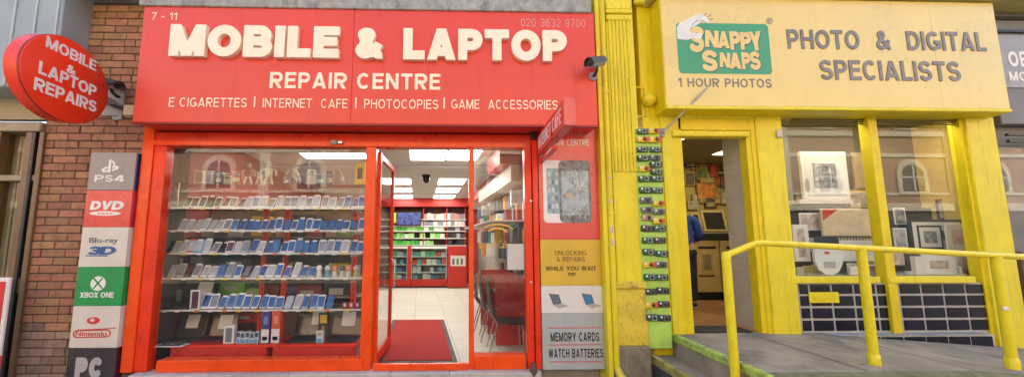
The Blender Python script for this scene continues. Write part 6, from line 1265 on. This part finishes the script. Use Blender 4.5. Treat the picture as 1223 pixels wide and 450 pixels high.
for s_ in (-1, 1):
    sho = skin('shoe', [((s_ * .118, -.03, .045), (.05, .042)), ((s_ * .119, .08, .04), (.05, .036)), ((s_ * .12, .17, .034), (.04, .03))], [(0, 1), (1, 2)], M_sh, pe)
    so_ = skin('sole', [((s_ * .118, -.05, .010), (.054, .010)), ((s_ * .12, .19, .010), (.046, .010))], [(0, 1)], M_white, sho)
    for q in range(4): skin('finger', [((s_ * (.185 + .013 * q), .34, 1.06), (.010, .010)), ((s_ * (.184 + .013 * q), .385 - .004 * abs(q - 1.5), 1.05), (.009, .009)), ((s_ * (.184 + .013 * q), .415 - .006 * abs(q - 1.5), 1.03), (.008, .008))], [(0, 1), (1, 2)], M_skin, body, sub=1)
    skin('thumb', [((s_ * .175, .315, 1.06), (.012, .012)), ((s_ * .155, .345, 1.055), (.010, .010)), ((s_ * .15, .375, 1.045), (.009, .009))], [(0, 1), (1, 2)], M_skin, body, sub=1)
face = skin('nose', [((0, .105, 1.65), (.012, .012)), ((0, .122, 1.635), (.014, .014))], [(0, 1)], M_skin, body, sub=1)
for s_ in (-1, 1):
    skin('eye', [((s_ * .032, .098, 1.668), (.011, .008)), ((s_ * .032, .102, 1.668), (.010, .008))], [(0, 1)], M_black, body, sub=1); skin('ear', [((s_ * .082, .01, 1.64), (.012, .018)), ((s_ * .086, .005, 1.665), (.012, .02))], [(0, 1)], M_skin, body, sub=1)
skin('mouth', [((-.022, .103, 1.602), (.006, .006)), ((.022, .103, 1.602), (.006, .006))], [(0, 1)], mat('lips', (.4, .16, .13), .5), body, sub=1)

# ================================================================== across the street (seen only as a reflection in the glass)
OY = -14.0
ob = thing('terrace_across', 'red brick terrace with cream bands and arched white windows reflected in the shop glass', 'building', (0, OY, -.07))
M_ob = mat('orange_brick_terrace', (.42, .24, .15), .85, .2, 2, .3, 20); M_oc = mat('cream_stone', (.74, .66, .5), .8, .1, 2); M_og = mat('dark_window_glass', (.06, .08, .09), .05, .2, spec=.8)
part('wall', MB().box(-32, 34, OY - 8, OY, 3.6, 9.6), M_ob, ob); part('shop_band', MB().box(-32, 34, OY - 8, OY - .02, -.07, 3.2), mat('grey_shop_band', (.08, .075, .07), .6, .6, .4), ob)
for z0, z1, e in ((3.2, 3.62, .12), (6.15, 6.35, .07), (4.05, 4.2, .06), (7.3, 7.6, .1), (9.4, 9.75, .25)): part('string_course', MB().bbox(-32, 34, OY - .1, OY + e, z0, z1, .02), M_oc, ob)
mw = None
for k in range(13):
    xc = -26.3 + k * 4.62
    def arch(w_, z0, zs): return [(xc - w_, z0), (xc + w_, z0), (xc + w_, zs)] + [(xc + w_ * math.cos(R(a)), zs + w_ * math.sin(R(a))) for a in range(15, 180, 15)] + [(xc - w_, zs)]
    wn = part('window', MB().prism(arch(.85, 4.1, 5.2), OY + .0, OY + .1), M_oc, ob); part('glass', MB().prism(arch(.6, 4.28, 5.15), OY + .1005, OY + .12), M_og, wn)
    part('glazing_bar', MB().box(xc - .04, xc + .04, OY + .1205, OY + .15, 4.28, 5.74), M_white, wn); part('glazing_bar', MB().box(xc - .6, xc + .6, OY + .121, OY + .145, 5.0, 5.08), M_white, wn)
    w2 = part('window', MB().box(xc - .65, xc + .65, OY, OY + .07, 7.7, 9.2), M_oc, ob); part('glass', MB().box(xc - .5, xc + .5, OY + .0705, OY + .09, 7.85, 9.05), M_og, w2); part('glazing_bar', MB().box(xc - .5, xc + .5, OY + .0905, OY + .11, 8.42, 8.48), M_white, w2)
    part('pilaster', MB().bbox(xc + 2.0, xc + 2.55, OY, OY + .08, 3.63, 9.39, .02), M_oc if k % 3 == 0 else M_ob, ob)
    part('shop_window', MB().box(xc - 1.6, xc + 1.6, OY - .019, OY + .02, .4, 2.7), M_og, ob)
